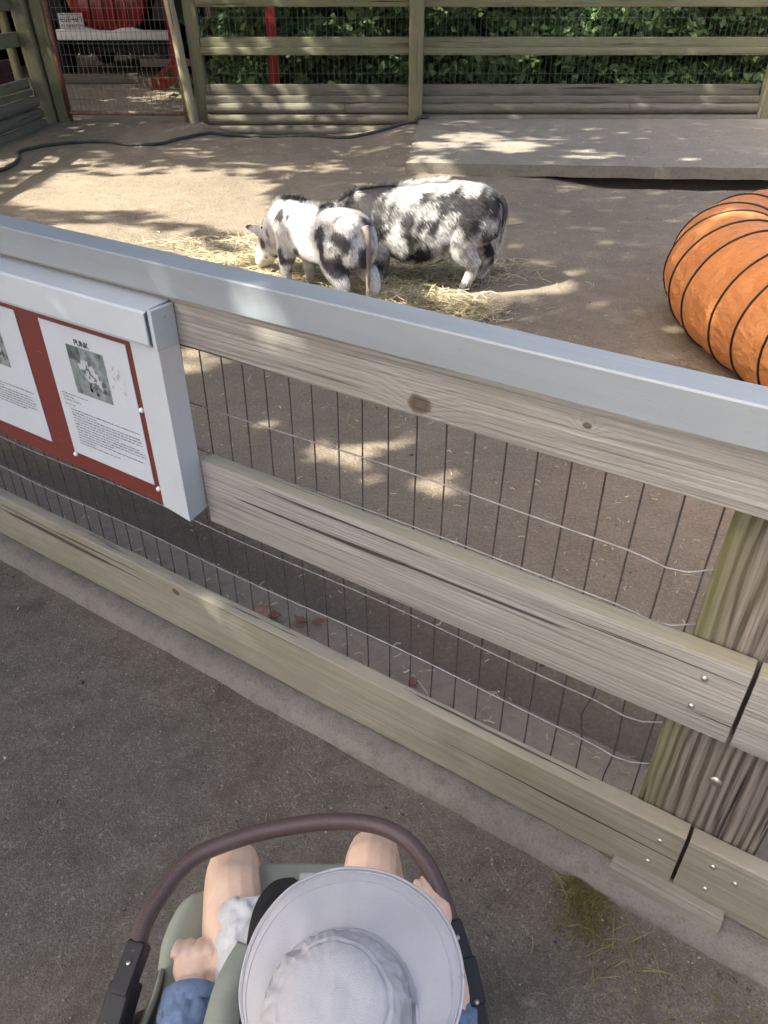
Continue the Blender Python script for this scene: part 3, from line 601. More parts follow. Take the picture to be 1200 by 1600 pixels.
leafobj('fallen_leaf', Fw(-1.065, 1.285, .060), .045, (.22, .11, .065), 4, 'reddish leaf upright beside a thin stem on the kerb', .2)
leafobj('fallen_leaf', Fw(-1.035, 1.17, .060), .03, BR, 5, 'tiny red-brown leaf nearest the lowest plank', 1.1)
leafobj('fallen_leaf', Fw(-.70, 1.235, .060), .04, (.20, .085, .055), 6, 'red-brown leaf scrap among yellow straw by the kerb edge', 1.4)
leafobj('fallen_leaf', Fw(-1.62, 1.20, .060), .05, BR, 7, 'brown leaf on the kerb below the sign case', 2.2)
# moss clumps and thin weeds near the block
def moss(name, spots, label, cat):
    P = []; r = np.random.default_rng(5)
    for (x, y, z, sx, sy, n) in spots: P.append(np.column_stack([r.normal(x, sx, n), r.normal(y, sy, n), np.full(n, z)]))
    P = np.concatenate(P); n = len(P); t = r.uniform(0, 1, (n, 1)); c = np.array([[.10, .105, .022]]) * (1 - t) + np.array([[.19, .17, .06]]) * t
    a = r.uniform(0, 6.28, n); h = r.uniform(.002, .007, n); w_ = r.uniform(.001, .0022, n); d = np.stack([np.cos(a), np.sin(a), np.zeros(n)], 1) * w_[:, None]; tip = P + np.column_stack([r.normal(0, .004, n), r.normal(0, .004, n), h])
    v = np.stack([P - d, P + d, tip], 1).reshape(-1, 3); o = bigmesh(name, v, np.arange(3 * n).reshape(-1, 3), M_leaf, cols=np.repeat(c, 3, 0)); tag(o, label, cat, kind='stuff')
ms = []
for s_, n_, a, b, k_ in ((-.085, .95, .026, .02, 1000), (-.07, .915, .035, .022, 700), (-.06, .87, .05, .03, 450), (.03, .84, .08, .05, 250), (-.115, .975, .02, .008, 400), (.16, .86, .06, .05, 160), (.25, .90, .06, .045, 200)):
    p = Fw(s_, n_, .005); ms.append((p.x, p.y, .006 if n_ < .96 else .010, a, b, k_))
moss('moss', ms, 'dark green moss growing at the kerb beside the timber block', 'moss')
ms = [(x, BY - .115 - random.uniform(0, .03), random.choice((.30, .17, .17, .05)), .12, .018, 200) for x in (1.2, 1.5, 1.9, 2.4, 2.8, 3.3, 3.6)]
moss('moss', ms, 'mossy growth along the logs of the back fence', 'moss')
r = random.Random(4); P = []; 
for i in range(34):
    p = Fw(r.gauss(-.02, .09), r.gauss(.86, .05), .005); a = r.uniform(0, 6.28); L = r.uniform(.03, .11); q1 = p + Vector((math.cos(a), math.sin(a), .5)) * L * .5; q2 = p + Vector((math.cos(a), math.sin(a), .12)) * L
    P.append(tubeverts([p, q1, q2], [.0012, .001, .0004], 3))
v, f = join(P); o = mesh('weeds', v, f, plain('weed_green', (.17, .17, .06), .7, var=.3)); tag(o, 'thin yellow-green weed blades in the moss by the kerb', 'weeds', kind='stuff')

# ------------------------------------------------------------------ orange tunnel
k = NT('orange_tarpaulin'); c = k.co(); a = k.noise(c, 4, 4, .6); b = k.noise(k.map(c, (5, 11, 16)), 1.0, 4, .55, .25); d = k.noise(c, 40, 4, .7)
col = k.mix(k.ramp(a, (.3, 0), (.7, 1)), (.56, .195, .05), (.64, .255, .08)); col = k.mix(k.ramp(d, (.6, 0), (.85, .25)), col, (.45, .17, .05))
k.bs(Base_Color=col, Roughness=.5); k.bump(k.math('ADD', k.math('ABSOLUTE', k.math('SUBTRACT', b, .5)), k.math('MULTIPLY', d, .05)), .55, .05); M_orange = k.m
tun = empty('play_tunnel', (2.0, 3.6, 0)); tag(tun, 'orange fabric crawl tunnel with black spiral wire', 'tunnel')
tp = spline([(2.34, 1.9, 0), (2.13, 2.7, 0), (1.97, 3.4, 0), (1.90, 3.92, 0), (2.0, 4.33, 0), (2.30, 4.64, 0), (2.8, 4.82, 0), (3.6, 4.9, 0)], 40)
L = [0]
for a, b in zip(tp, tp[1:]): L.append(L[-1] + (b - a).length)
TR = .345; PIT = .205
def tpos(l):
    l = max(0, min(L[-1] - 1e-4, l)); i = bisect.bisect_right(L, l) - 1; t = (l - L[i]) / (L[i + 1] - L[i]); p = tp[i].lerp(tp[i + 1], t); d = (tp[min(i + 2, len(tp) - 1)] - tp[max(i - 1, 0)]).normalized(); return p, d
def tpt(l, th, rad, pd=None):
    p, d = pd or tpos(l); sd = Vector((d.y, -d.x, 0)); rr = rad * (1 - .05 * max(0, math.sin(th))); return p + sd * math.cos(th) * rr + Vector((0, 0, TR * .96 + math.sin(th) * rr))
NL = 620; NTH = 110; vs = []
for i in range(NL + 1):
    l = L[-1] * i / NL; p, d = tpos(l)
    for j in range(NTH):
        th = 2 * math.pi * j / NTH; ph = ((l - .02 * math.sin(l * 7) - .012 * math.sin(l * 17)) / PIT - j / NTH) % 1; sag = (math.sin(math.pi * ph)) ** .8
        wr = noise.fractal(Vector((l * 5, math.cos(th) * 2.2, math.sin(th) * 2.2)), 1, 2, 3) + .8 * noise.noise(Vector((l * 9 + j * .32, j * .55, ph * 1.2)))
        q5 = Vector((l * 13 + math.cos(th) * 3, math.cos(th) * 5 + l * 4, math.sin(th) * 5 - l * 5)); rd = 1 - abs(noise.noise(q5)) * 3.2
        vs.append(tpt(l, th, TR - .008 * sag + (.010 * wr + .006 * rd) * sag, (p, d)))
fs = [(i * NTH + j, i * NTH + (j + 1) % NTH, (i + 1) * NTH + (j + 1) % NTH, (i + 1) * NTH + j) for i in range(NL) for j in range(NTH)]
mesh('fabric', vs, fs, M_orange, tun)
pts = []; turns = L[-1] / PIT
for i in range(int(turns * 48)):
    l = i / 48 * PIT; l += .02 * math.sin(l * 7) + .012 * math.sin(l * 17); pts.append(tpt(l, 2 * math.pi * (i / 48), TR + .003))
tube('spiral_wire', pts, .0058, M_black, tun, 6)
# ------------------------------------------------------------------ pigs
def loft(secs, n=20):
    """secs: (x, y, z, halfwidth, halfheight) with sections perpendicular to the path in the XZ plane"""
    vs = []; m = len(secs)
    for i, (x, y, z, hw, hh) in enumerate(secs):
        a = secs[max(i - 1, 0)]; b = secs[min(i + 1, m - 1)]; t = Vector((b[0] - a[0], 0, b[2] - a[2])).normalized(); u = Vector((-t.z, 0, t.x))
        if u.z < 0: u = -u
        for k in range(n):
            q = 2 * math.pi * k / n; vs.append(Vector((x, y, z)) + Vector((0, 1, 0)) * math.cos(q) * hw + u * math.sin(q) * hh)
    fs = [(i * n + k, i * n + (k + 1) % n, (i + 1) * n + (k + 1) % n, (i + 1) * n + k) for i in range(m - 1) for k in range(n)]
    fs.append(tuple(reversed(range(n)))); fs.append(tuple(range((m - 1) * n, m * n))); return vs, fs
def blob(c, r, n=12):
    bm = bmesh.new(); bmesh.ops.create_uvsphere(bm, u_segments=n * 2, v_segments=n, radius=1); vs = [Vector((v.co.x * r[0] + c[0], v.co.y * r[1] + c[1], v.co.z * r[2] + c[2])) for v in bm.verts]
    fs = [tuple(v.index for v in f.verts) for f in bm.faces]; bm.free(); return vs, fs
def taper(pts, rad, n=12, per=4):
    P = spline(pts, per); Rr = []
    for i in range(len(P)):
        t = i / per; j = min(int(t), len(rad) - 2); f = t - j; Rr.append(rad[j] * (1 - f) + rad[j + 1] * f)
    return tubeverts(P, Rr, n)
def pig(name, loc, rz, sc, trunk, legs, colfun, label, nhair, seed, tail, ears, hairlen=(.022, .046), mane=.055):
    root = empty(name, loc, rz); M = MW[root.name]
    parts = [loft(trunk)]
    for pts, rad in legs:
        parts.append(taper(pts, rad))
    for (c, d, w_) in ears:
        c = Vector(c); d = Vector(d); parts.append(taper([c, c + d * .45, c + d], [w_, w_ * .9, w_ * .25], 8))
    sn = trunk[-1]; t = Vector((sn[0] - trunk[-2][0], 0, sn[2] - trunk[-2][2])).normalized(); c0 = Vector(sn[:3]); parts.append(tubeverts([c0 - t * .02, c0 + t * .012, c0 + t * .018], [sn[3] * 1.02, sn[3] * 1.08, sn[3] * .95], 12))
    v, f = join(parts); v = [Vector(q) * sc for q in v]
    me = remesh(v, f, .0125 * sc ** .5, 5); nv = len(me.vertices); co = np.empty(nv * 3, np.float32); me.vertices.foreach_get('co', co); co = co.reshape(-1, 3)
    cols = np.array([colfun(Vector(p) / sc) for p in co]); at = me.color_attributes.new('Col', 'FLOAT_COLOR', 'POINT'); cc = np.ones((nv, 4), np.float32); cc[:, :3] = cols * .8; at.data.foreach_set('color', cc.ravel())
    body = place(me, 'body', M.copy(), M_skinpig, root)
    me.calc_loop_triangles(); nt = len(me.loop_triangles); tr = np.empty(nt * 3, np.int32); me.loop_triangles.foreach_get('vertices', tr); tr = tr.reshape(-1, 3)
    nor = np.empty(nv * 3, np.float32); me.vertices.foreach_get('normal', nor); nor = nor.reshape(-1, 3)
    A, B, C = co[tr[:, 0]], co[tr[:, 1]], co[tr[:, 2]]; ar = np.linalg.norm(np.cross(B - A, C - A), axis=1); r = np.random.default_rng(seed)
    ti = r.choice(nt, nhair, p=ar / ar.sum()); u = r.uniform(0, 1, (nhair, 2)); fl = u.sum(1) > 1; u[fl] = 1 - u[fl]
    p = A[ti] + (B - A)[ti] * u[:, :1] + (C - A)[ti] * u[:, 1:]; nn = nor[tr[ti, 0]]
    cl = cols[tr[ti, 0]] * r.uniform(.4, 1.6, (nhair, 1))
    fx = np.where(p[:, 0] / sc > .45, -.75, -.8); flow = np.column_stack([fx, nn[:, 1] * .3, np.full(nhair, -.75)]) + r.normal(0, .22, (nhair, 3))
    leg = (p[:, 2] / sc < .2); flow[leg] = np.array([-.15, 0, -1]) + r.normal(0, .15, (leg.sum(), 3))
    d = flow - nn * (flow * nn).sum(1, keepdims=True); d /= np.linalg.norm(d, axis=1, keepdims=True) + 1e-6; d = d + nn * .28; d /= np.linalg.norm(d, axis=1, keepdims=True)
    ln = r.uniform(*hairlen, nhair) * sc; ln[leg] *= .35; ridge = (np.abs(p[:, 1]) / sc < .035) & (nn[:, 2] > .6) & (p[:, 0] / sc > -.1); ln[ridge] = r.uniform(.6, 1.3, ridge.sum()) * mane * sc; d[ridge] += np.array([-.1, 0, .8]); d[ridge] /= np.linalg.norm(d[ridge], axis=1, keepdims=True)
    ln[p[:, 0] / sc > .6] *= .4
    sd = np.cross(d, nn); sd /= np.linalg.norm(sd, axis=1, keepdims=True) + 1e-6; w2 = (r.uniform(.0007, .0013, nhair))[:, None] * sd
    mid = p + d * ln[:, None] * .55; tip = p + d * ln[:, None] + np.array([0, 0, -.12]) * ln[:, None]
    vv = np.stack([p - w2, p + w2, mid - w2 * .8, mid + w2 * .8, tip], 1).reshape(-1, 3); b = np.arange(nhair)[:, None] * 5
    ff = np.concatenate([b + np.array([[0, 1, 3]]), b + np.array([[0, 3, 2]]), b + np.array([[2, 3, 4]])]); h = bigmesh('bristles', vv, ff, M_hair, root, cols=np.clip(np.repeat(cl, 5, 0), 0, 1)); tag(h, kind='stuff')
    # eyes
    for y in (-1, 1):
        hs = trunk[-4]; ev, ef = blob(((hs[0] + .04) * sc, y * hs[3] * .93 * sc, (hs[2] + .035) * sc), (.011 * sc,) * 3, 6); I = [M @ Vector(q) for q in ev]; mesh('eye', I, ef, M_black, root)
    # tail and its tuft
    tp_, trd, tc, tuft = tail; tv, tf = taper([Vector(q) * sc for q in tp_], [q * sc for q in trd], 8, 5); mesh('tail', [M @ Vector(q) for q in tv], tf, plain(name + '_tail', tc, .7, var=.25), root)
    r2 = np.random.default_rng(seed + 1); n2 = 420; tt = r2.uniform(.25, 1, n2); P = spline([Vector(q) * sc for q in tp_], 12); base = np.array([P[int(a * (len(P) - 1))] for a in tt]) + r2.normal(0, .006, (n2, 3)) * sc; dl = np.array([[0, 0, -1]]) + r2.normal(0, .16, (n2, 3)); ln2 = r2.uniform(.03, .09, n2)[:, None] * sc
    s2 = r2.normal(0, 1, (n2, 3)); s2 /= np.linalg.norm(s2, axis=1, keepdims=True); s2 *= .0014; vv = np.stack([base - s2, base + s2, base + dl * ln2], 1).reshape(-1, 3); tcol = np.where(tt[:, None] < .45, np.array([tc]), np.array([tuft])) * r2.uniform(.6, 1.3, (n2, 1)); o = bigmesh('tail_tuft', vv, np.arange(3 * n2).reshape(-1, 3), M_hair, root, cols=np.clip(np.repeat(tcol, 3, 0), 0, 1)); tag(o, kind='stuff')
    tag(root, label, 'pig'); return root
def gz(p, c, s): return math.exp(-sum(((p[i] - c[i]) / s[i]) ** 2 for i in range(3)))
WH = np.array((.70, .67, .64)); BK = np.array((.034, .031, .033)); GY = np.array((.21, .195, .19)); TN = np.array((.36, .28, .22)); PK = np.array((.40, .27, .22))
def colbig(p):
    f = Vector((p.x * 5 + p.z * 3.5, p.y * 5, p.z * 6 - p.x * 2)); a = noise.fractal(f, 1, 2, 2) + .5 * noise.noise(Vector((p.x * 9 + 20, p.y * 9, p.z * 9 + p.x * 6)))
    stk = noise.noise(Vector((p.x * 9 - p.z * 9, p.y * 9, p.z * 22 + p.x * 30))) + .5 * noise.noise(Vector((p.x * 20 - p.z * 20, p.y * 20, p.z * 50 + p.x * 66)))
    d = a * .8 + .02 + stk * .5
    d += .85 * gz(p, (.40, 0, .44), (.16, .3, .22)) + .75 * gz(p, (-.27, .1, .50), (.10, .3, .10)) + .55 * gz(p, (-.40, 0, .35), (.06, .3, .15)) + .5 * gz(p, (.0, 0, .22), (.22, .3, .08)) + .5 * gz(p, (.12, .2, .36), (.06, .2, .06)) + .45 * gz(p, (-.02, .2, .42), (.05, .2, .05))
    d -= .75 * gz(p, (-.18, 0, .65), (.22, .08, .05)) + .5 * gz(p, (.22, .2, .42), (.09, .3, .10)) + .7 * gz(p, (-.27, .2, .30), (.06, .2, .07)) + .9 * gz(p, (.30, .1, .20), (.07, .15, .10))
    if p.z < .16: d += .15 - .5 * noise.noise(Vector((p.x * 14, p.y * 14, p.z * 18)))
    d -= .07; t = max(0, min(1, .5 + d * 1.8)); c = WH * (1 - t) + BK * t
    if p.z < .14: c = c * .7 + GY * .3
    if p.z < .03: c = np.array((.10, .085, .075))
    return c
def colsmall(p):
    a = noise.fractal(Vector((p.x * 8.5, p.y * 8, p.z * 7.0 + 4)), 1, 2, 2); stk = noise.noise(Vector((p.x * 30, p.y * 12, p.z * 18 + p.x * 20)))
    d = a * 1.5 - .34 + stk * .2
    d += 1.1 * gz(p, (-.30, .12, .32), (.09, .2, .07)) + .9 * gz(p, (.02, .15, .22), (.07, .2, .06)) + 1.1 * gz(p, (.60, .1, .30), (.06, .2, .07)) + .55 * gz(p, (.2, 0, .64), (.25, .03, .06)) + .45 * gz(p, (-.40, 0, .36), (.05, .14, .2))
    d -= .8 * gz(p, (-.28, .12, .20), (.08, .2, .05)) + .5 * gz(p, (.74, 0, .20), (.06, .2, .08)) + .7 * gz(p, (.36, .15, .40), (.08, .2, .14))
    t = max(0, min(1, .5 + (d - .05) * 3.2)); c = WH * 1.12 * (1 - t) + BK * 2.6 * t
    q = .5 * gz(p, (-.27, 0, .60), (.13, .25, .09)); c = c * (1 - q) + TN * q * (.7 + .6 * stk)
    if p.z < .13: c = c * .6 + GY * .4
    if p.z < .03: c = np.array((.12, .10, .09))
    return c
trunkB = [(-.445, 0, .47, .05, .05), (-.42, 0, .465, .11, .13), (-.34, 0, .455, .165, .18), (-.2, 0, .435, .185, .215), (0, 0, .385, .218, .25), (.13, 0, .378, .208, .242), (.3, 0, .42, .175, .19), (.42, 0, .425, .14, .165), (.54, 0, .375, .115, .135), (.635, 0, .29, .10, .115), (.72, 0, .20, .075, .085), (.80, 0, .115, .05, .052)]
def hind(y, dx=0): return ([(-.27 + dx * .2, y * .75, .45), (-.25 + dx * .5, y, .30), (-.355 + dx, y, .165), (-.33 + dx, y, .07), (-.305 + dx, y, 0.012)], [.13, .095, .044, .034, .037])
def fore(y, dx=0): return ([(.29, y * .8, .40), (.305, y, .24), (.30 + dx, y, .13), (.295 + dx, y, .06), (.315 + dx, y, .012)], [.10, .062, .042, .034, .036])
earsB = [((.60, s * .085, .37), (.04, s * .10, .035), .032) for s in (-1, 1)]
pig('pig', (.285, 4.95, zg(.3, 4.9)), R(173), 1.0, trunkB, [hind(.12, .06), hind(-.10, -.04), fore(.10, .02), fore(-.10)], colbig, 'large bristly black and white pig standing side-on behind the other', 52000, 11,
    ([(-.435, 0, .56), (-.475, .015, .50), (-.47, .02, .38), (-.455, .02, .27)], [.022, .016, .012, .006], (.06, .055, .055), (.62, .60, .56)), earsB)
trunkS = [(-0.43, 0, 0.47, 0.056, 0.062), (-0.405, 0, 0.46, 0.124, 0.154), (-0.33, 0, 0.45, 0.175, 0.191), (-0.2, 0, 0.435, 0.186, 0.201), (0, 0, 0.415, 0.186, 0.196), (0.15, 0, 0.42, 0.179, 0.191), (0.28, 0, 0.435, 0.169, 0.191), (0.4, 0, 0.425, 0.141, 0.175), (0.52, 0, 0.355, 0.119, 0.139), (0.61, 0, 0.26, 0.104, 0.113), (0.7, 0, 0.165, 0.079, 0.082), (0.765, 0, 0.085, 0.054, 0.052)]
earsS = [((.575, s * .08, .345), (.075, s * .115, .055), .040) for s in (-1, 1)]
pig('pig', (-.37, 4.71, zg(-.4, 4.7)), R(133), .91, trunkS, [hind(.11, .03), hind(-.11, -.03), fore(.10, .02), fore(-.09)], colsmall, 'smaller white pig with dark patches eating hay, tail towards the fence', 42000, 21,
    ([(-.42, 0, .56), (-.455, .005, .50), (-.458, .01, .36), (-.45, .01, .14)], [.026, .020, .016, .008], (.27, .215, .175), (.40, .34, .29)), earsS, (.012, .026), .045)
# ------------------------------------------------------------------ stroller
M_fab = plain('sage_fabric', (.27, .30, .25), .75, var=.08, scale=30, bump=.25, bscale=900); M_fabd = plain('dark_green_fabric', (.085, .098, .075), .8, var=.12, scale=25, bump=.25, bscale=900)
k = NT('ribbed_brown_leatherette'); c = k.co(); a = k.noise(c, 500, 3, .6); k.bs(Base_Color=k.mix(a, (.055, .034, .032), (.095, .062, .058)), Roughness=.46); k.bump(a, .25, .001); M_leather = k.m
M_strap = plain('black_webbing', (.02, .021, .02), .7, var=.15, scale=200, bump=.3, bscale=1200)
strl = empty('stroller', (-.12, .45, .01), R(6)); tag(strl, 'green and black child stroller with brown bumper bar on the path', 'stroller')
bar = spline([(-.332, .470, .592), (-.325, .520, .600), (-.283, .590, .608), (-.208, .624, .614), (-.140, .640, .616), (-.077, .647, .617), (-.015, .642, .616), (.030, .622, .613), (.062, .585, .608), (.082, .540, .600), (.094, .502, .590)], 18)
LB = [0]
for a, b in zip(bar, bar[1:]): LB.append(LB[-1] + (b - a).length)
rad = [.0128 + .00035 * math.sin(l * 2 * math.pi / .0052) for l in LB]
# resample densely for the wound ribs
den = []; 
for i in range(900):
    l = LB[-1] * i / 899; j = max(q for q in range(len(LB) - 1) if LB[q] <= l + 1e-9); den.append(bar[j].lerp(bar[j + 1], (l - LB[j]) / (LB[j + 1] - LB[j])))
tube('bumper_bar', den, [.0127 + .00012 * math.sin(i * 2 * math.pi / 5) for i in range(900)], M_leather, strl, 14)
def armclamp(P, wid):
    for (a, b, w_, h_) in P: 
        a = Vector(a); b = Vector(b); M = frame_of(a, b); M = Matrix.Translation((a + b) / 2) @ M.to_3x3().to_4x4(); rbox('clamp', M, ((b - a).length, w_, h_), M_black, strl, .006, 3)
armclamp([((-.329, .485, .594), (-.343, .425, .574), .027, .03), ((-.340, .445, .572), (-.350, .395, .548), .032, .045), ((-.349, .41, .556), (-.358, .375, .530), .026, .036)], 0)
armclamp([((.091, .512, .594), (.108, .462, .572), .027, .03), ((.105, .475, .572), (.117, .425, .548), .032, .045), ((.115, .44, .556), (.124, .405, .530), .026, .036)], 0)
for p in ((-.335, .455, .601), (.099, .487, .601), (-.354, .392, .572), (.120, .42, .572)): place(me_screw, 'rivet', Matrix.Translation(p) @ Matrix.Scale(.55, 4), None, strl)
# side frames, legs and wheels
for sx, x0 in ((-1, -.356), (1, .122)):
    tube('frame_tube', spline([(x0, .44, .535), (x0 + sx * .012, .36, .53), (x0 + sx * .02, .20, .62), (x0 + sx * .02, -.02, .86), (x0 + sx * .015, -.16, .98)], 8), .011, M_blackmetal, strl, 10)
    tube('frame_leg', spline([(x0, .40, .52), (x0 + sx * .005, .50, .33), (x0 + sx * .005, .60, .10)], 6), .011, M_blackmetal, strl, 8)
    tube('frame_leg', spline([(x0, .36, .50), (x0 + sx * .02, .16, .30), (x0 + sx * .03, .0, .10)], 6), .011, M_blackmetal, strl, 8)
    for y, r in ((.60, .075), (.0, .095)):
        xx = x0 + sx * .02; M = Matrix.Translation((xx, y, r + .006)) @ Matrix.Rotation(R(90), 4, 'Y')
        vs = []; n = 28
        for (rr, zz) in ((r * .7, -.018), (r * .93, -.02), (r, -.010), (r, .010), (r * .93, .02), (r * .7, .018)):
            for q in range(n): vs.append((rr * math.cos(2 * math.pi * q / n), rr * math.sin(2 * math.pi * q / n), zz))
        fs = [(i * n + q, i * n + (q + 1) % n, ((i + 1) % 6) * n + (q + 1) % n, ((i + 1) % 6) * n + q) for i in range(6) for q in range(n)]
        wo = place(meshdata('tyre', vs, fs), 'wheel', M, M_tyre, strl); hv, hf = tubeverts([(0, 0, -.014), (0, 0, .014)], r * .72, 20); ho_ = place(meshdata('hub', hv, hf, False), 'hub', M, M_black, wo)
tube('handle', [(-.35, -.16, .98), (-.12, -.19, 1.0), (.115, -.16, .98)], .013, M_leather, strl, 10); tube('frame_tube', [(-.35, .10, .34), (.12, .10, .34)], .010, M_blackmetal, strl, 8); tube('frame_tube', [(-.35, .50, .33), (.12, .50, .33)], .010, M_blackmetal, strl, 8)
# seat: padded pan with raised bolsters
def seatpan():
    vs = []; NU, NV = 44, 40
    for j in range(NV + 1):
        for i in range(NU + 1):
            u = i / NU * 2 - 1; v = j / NV; wv = .198 * (1 - .18 * max(0, v - .72) ** 1.5 / .28 ** 1.5) ; x = -.118 + u * wv - (v * .37) * .08; y = .30 + v * .365 - .035 * abs(u) ** 3 * v
            z = .438 + .030 * max(0, abs(u) - .55) / .45 - .10 * max(0, abs(u) - .9) ** 1.2 * 10 * .25 - .06 * max(0, v - .9) / .1 * max(0, v - .9) / .1 + .012 * v - .010 * math.exp(-((abs(u) - .58) / .035) ** 2) + .004 * noise.noise(Vector((x * 12, y * 12, 1)))
            vs.append((x, y, z))
    fs = [(j * (NU + 1) + i, j * (NU + 1) + i + 1, (j + 1) * (NU + 1) + i + 1, (j + 1) * (NU + 1) + i) for j in range(NV) for i in range(NU)]
    o = mesh('seat_pad', vs, fs, M_fab, strl); m = o.modifiers.new('s', 'SOLIDIFY'); m.thickness = .03; m.offset = -1
seatpan()
rbox('leg_rest', Matrix.Translation((-.15, .635, .335)) @ Matrix.Rotation(R(-8), 4, 'X'), (.29, .035, .17), M_fabd, strl, .015, 3)
rbox('crotch_pad', Matrix.Translation((-.125, .605, .476)) @ Matrix.Rotation(R(-12), 4, 'X'), (.185, .11, .032), M_fab, strl, .013, 4)
for sx in (-1, 1):                                      # side wings of dark cloth, with piping
    cx = -.115; vs = []; NU, NV = 26, 10
    for i in range(NU + 1):
        t = i / NU; y = .50 - .56 * t
        for j in range(NV + 1):
            u = j / NV; xi = cx + sx * (.178) - (y - .45) * .07; xo = cx + sx * (.205 + .04 * min(1, t * 1.6)) - (y - .45) * .07; zi = .415; zo = .475 + .05 * min(1, t * 2) + .30 * max(0, t - .45)
            vs.append((xi + (xo - xi) * u ** .8 + .004 * noise.noise(Vector((t * 9, u * 4, sx))), y, zi + (zo - zi) * u ** 1.4 - .02 * math.sin(math.pi * u) + .005 * noise.noise(Vector((t * 7, u * 5, 3 + sx)))))
    fs = [(i * (NV + 1) + j, i * (NV + 1) + j + 1, (i + 1) * (NV + 1) + j + 1, (i + 1) * (NV + 1) + j) for i in range(NU) for j in range(NV)]
    o = mesh('side_wing', vs, fs, M_fabd, strl); m = o.modifiers.new('s', 'SOLIDIFY'); m.thickness = .008
    tube('piping', [vs[i * (NV + 1) + NV] for i in range(NU + 1)], .0042, M_fab, o, 6)
rbox('backrest', Matrix.Translation((-.10, .205, .62)) @ Matrix.Rotation(R(22), 4, 'X'), (.36, .045, .52), M_fabd, strl, .02, 3)
def ribbon(name, pts, w_, mat, parent, t=.003, side=None):
    P = spline(pts, 8); vs = []
    for i, p in enumerate(P):
        d = (P[min(i + 1, len(P) - 1)] - P[max(i - 1, 0)]).normalized(); sd = d.cross(side or Vector((0, 0, 1))).normalized(); vs += [p - sd * w_ / 2, p + sd * w_ / 2]
    o = mesh(name, vs, [(2 * i, 2 * i + 1, 2 * i + 3, 2 * i + 2) for i in range(len(P) - 1)], mat, parent); m = o.modifiers.new('s', 'SOLIDIFY'); m.thickness = t
    return o
ribbon('harness_strap', [(-.132, .618, .495), (-.158, .585, .545), (-.172, .53, .580), (-.168, .45, .605), (-.15, .36, .63)], .027, M_strap, strl)
ribbon('harness_strap', [(-.09, .615, .488), (-.055, .56, .52), (-.02, .46, .585), (-.01, .36, .615)], .034, M_strap, strl)
ribbon('shoulder_pad', [(-.176, .475, .603), (-.192, .42, .622), (-.196, .35, .640)], .042, M_fab, strl, .010)
rbox('buckle', Matrix.Translation((-.118, .612, .492)), (.034, .045, .012), plain('clear_buckle', (.55, .56, .55), .25), strl, .005, 3)
ribbon('harness_strap', [(-.118, .64, .478), (-.118, .60, .485), (-.118, .53, .47)], .028, M_strap, strl)

# ------------------------------------------------------------------ child
k = NT('skin'); c = k.co(); a = k.noise(c, 30, 4, .6); k.bs(Base_Color=k.mix(k.ramp(a, (.3, 0), (.7, 1)), (.70, .475, .345), (.82, .60, .45)), Roughness=.5, Subsurface_Weight=.12); k.b.inputs['Subsurface Radius'].default_value = (.01, .004, .002); k.bump(k.noise(c, 350, 3, .6), .06, .001); M_skin = k.m
M_denim = plain('denim', (.15, .215, .335), .85, var=.40, scale=38, bump=.5, bscale=900)
k = NT('seersucker'); c = k.co(); a = k.noise(c, 60, 4, .6); k.bs(Base_Color=k.mix(a, (.46, .48, .475), (.60, .615, .605)), Roughness=.85); k.bump(k.noise(c, 55, 3, .6), .35, .004); M_shorts = k.m
M_hat = plain('hat_cotton', (.40, .405, .425), .9, var=.06, scale=9, bump=.35, bscale=700); M_hair2 = plain('child_hair', (.16, .10, .06), .6, var=.3, scale=80); M_sandal = plain('sandal', (.42, .30, .20), .7)
kid = empty('person', (-.10, .40, .44)); tag(kid, 'seated small child in wide grey sun hat, denim sleeves and pale shorts', 'person')
def fingers(base, dirs, up, lens, r, curl, spread):
    out = []
    d0 = Vector(dirs).normalized(); u = Vector(up).normalized(); sd = d0.cross(u).normalized()
    for i, L_ in enumerate(lens):
        o = (i - 1.5) * spread; b = Vector(base) + sd * o; d = d0.copy(); p = [b - d * .008, b]; cv = curl
        for sgm in (.45, .32, .23):
            d = Quaternion(sd, cv) @ d; p.append(p[-1] + d * L_ * sgm)
        out.append(tubeverts(spline(p, 3), [r * (1 - .25 * q / 12) for q in range(3 * (len(p) - 1) + 1)], 8))
    return out
legL = taper([(-.150, .385, .475), (-.200, .48, .497), (-.228, .575, .512), (-.238, .640, .505), (-.240, .652, .42), (-.238, .630, .34), (-.237, .622, .29)], [.062, .055, .045, .040, .037, .034, .024], 14)
footL = taper([(-.237, .605, .275), (-.238, .65, .268), (-.240, .70, .262)], [.024, .026, .018], 10)
legR = taper([(-.075, .385, .475), (-.045, .48, .497), (-.026, .58, .512), (-.018, .658, .507), (-.006, .672, .43), (.008, .655, .35), (.012, .645, .30)], [.062, .055, .045, .040, .037, .034, .024], 14)
footR = taper([(.012, .63, .285), (.016, .67, .278), (.02, .715, .272)], [.024, .026, .018], 10)
torso = taper([(-.112, .375, .45), (-.10, .37, .53), (-.075, .37, .60), (-.05, .378, .635), (-.045, .38, .665)], [.082, .085, .075, .042, .038], 18)
head = blob((-.050, .346, .683), (.066, .072, .074), 14); nose = blob((-.050, .418, .680), (.009, .012, .010), 6)
earL = blob((-.117, .34, .685), (.008, .016, .022), 6); earR = blob((.017, .34, .685), (.008, .016, .022), 6)
armL = taper([(-.155, .365, .595), (-.215, .350, .555), (-.255, .375, .528), (-.262, .425, .528), (-.268, .462, .530)], [.036, .034, .030, .025, .020], 12)
palmL = blob((-.268, .482, .530), (.027, .028, .018), 10)
fL = fingers((-.269, .496, .5425), (-.05, 1, .0), (0, 0, 1), (.042, .046, .044, .037), .0078, -.62, .0152)
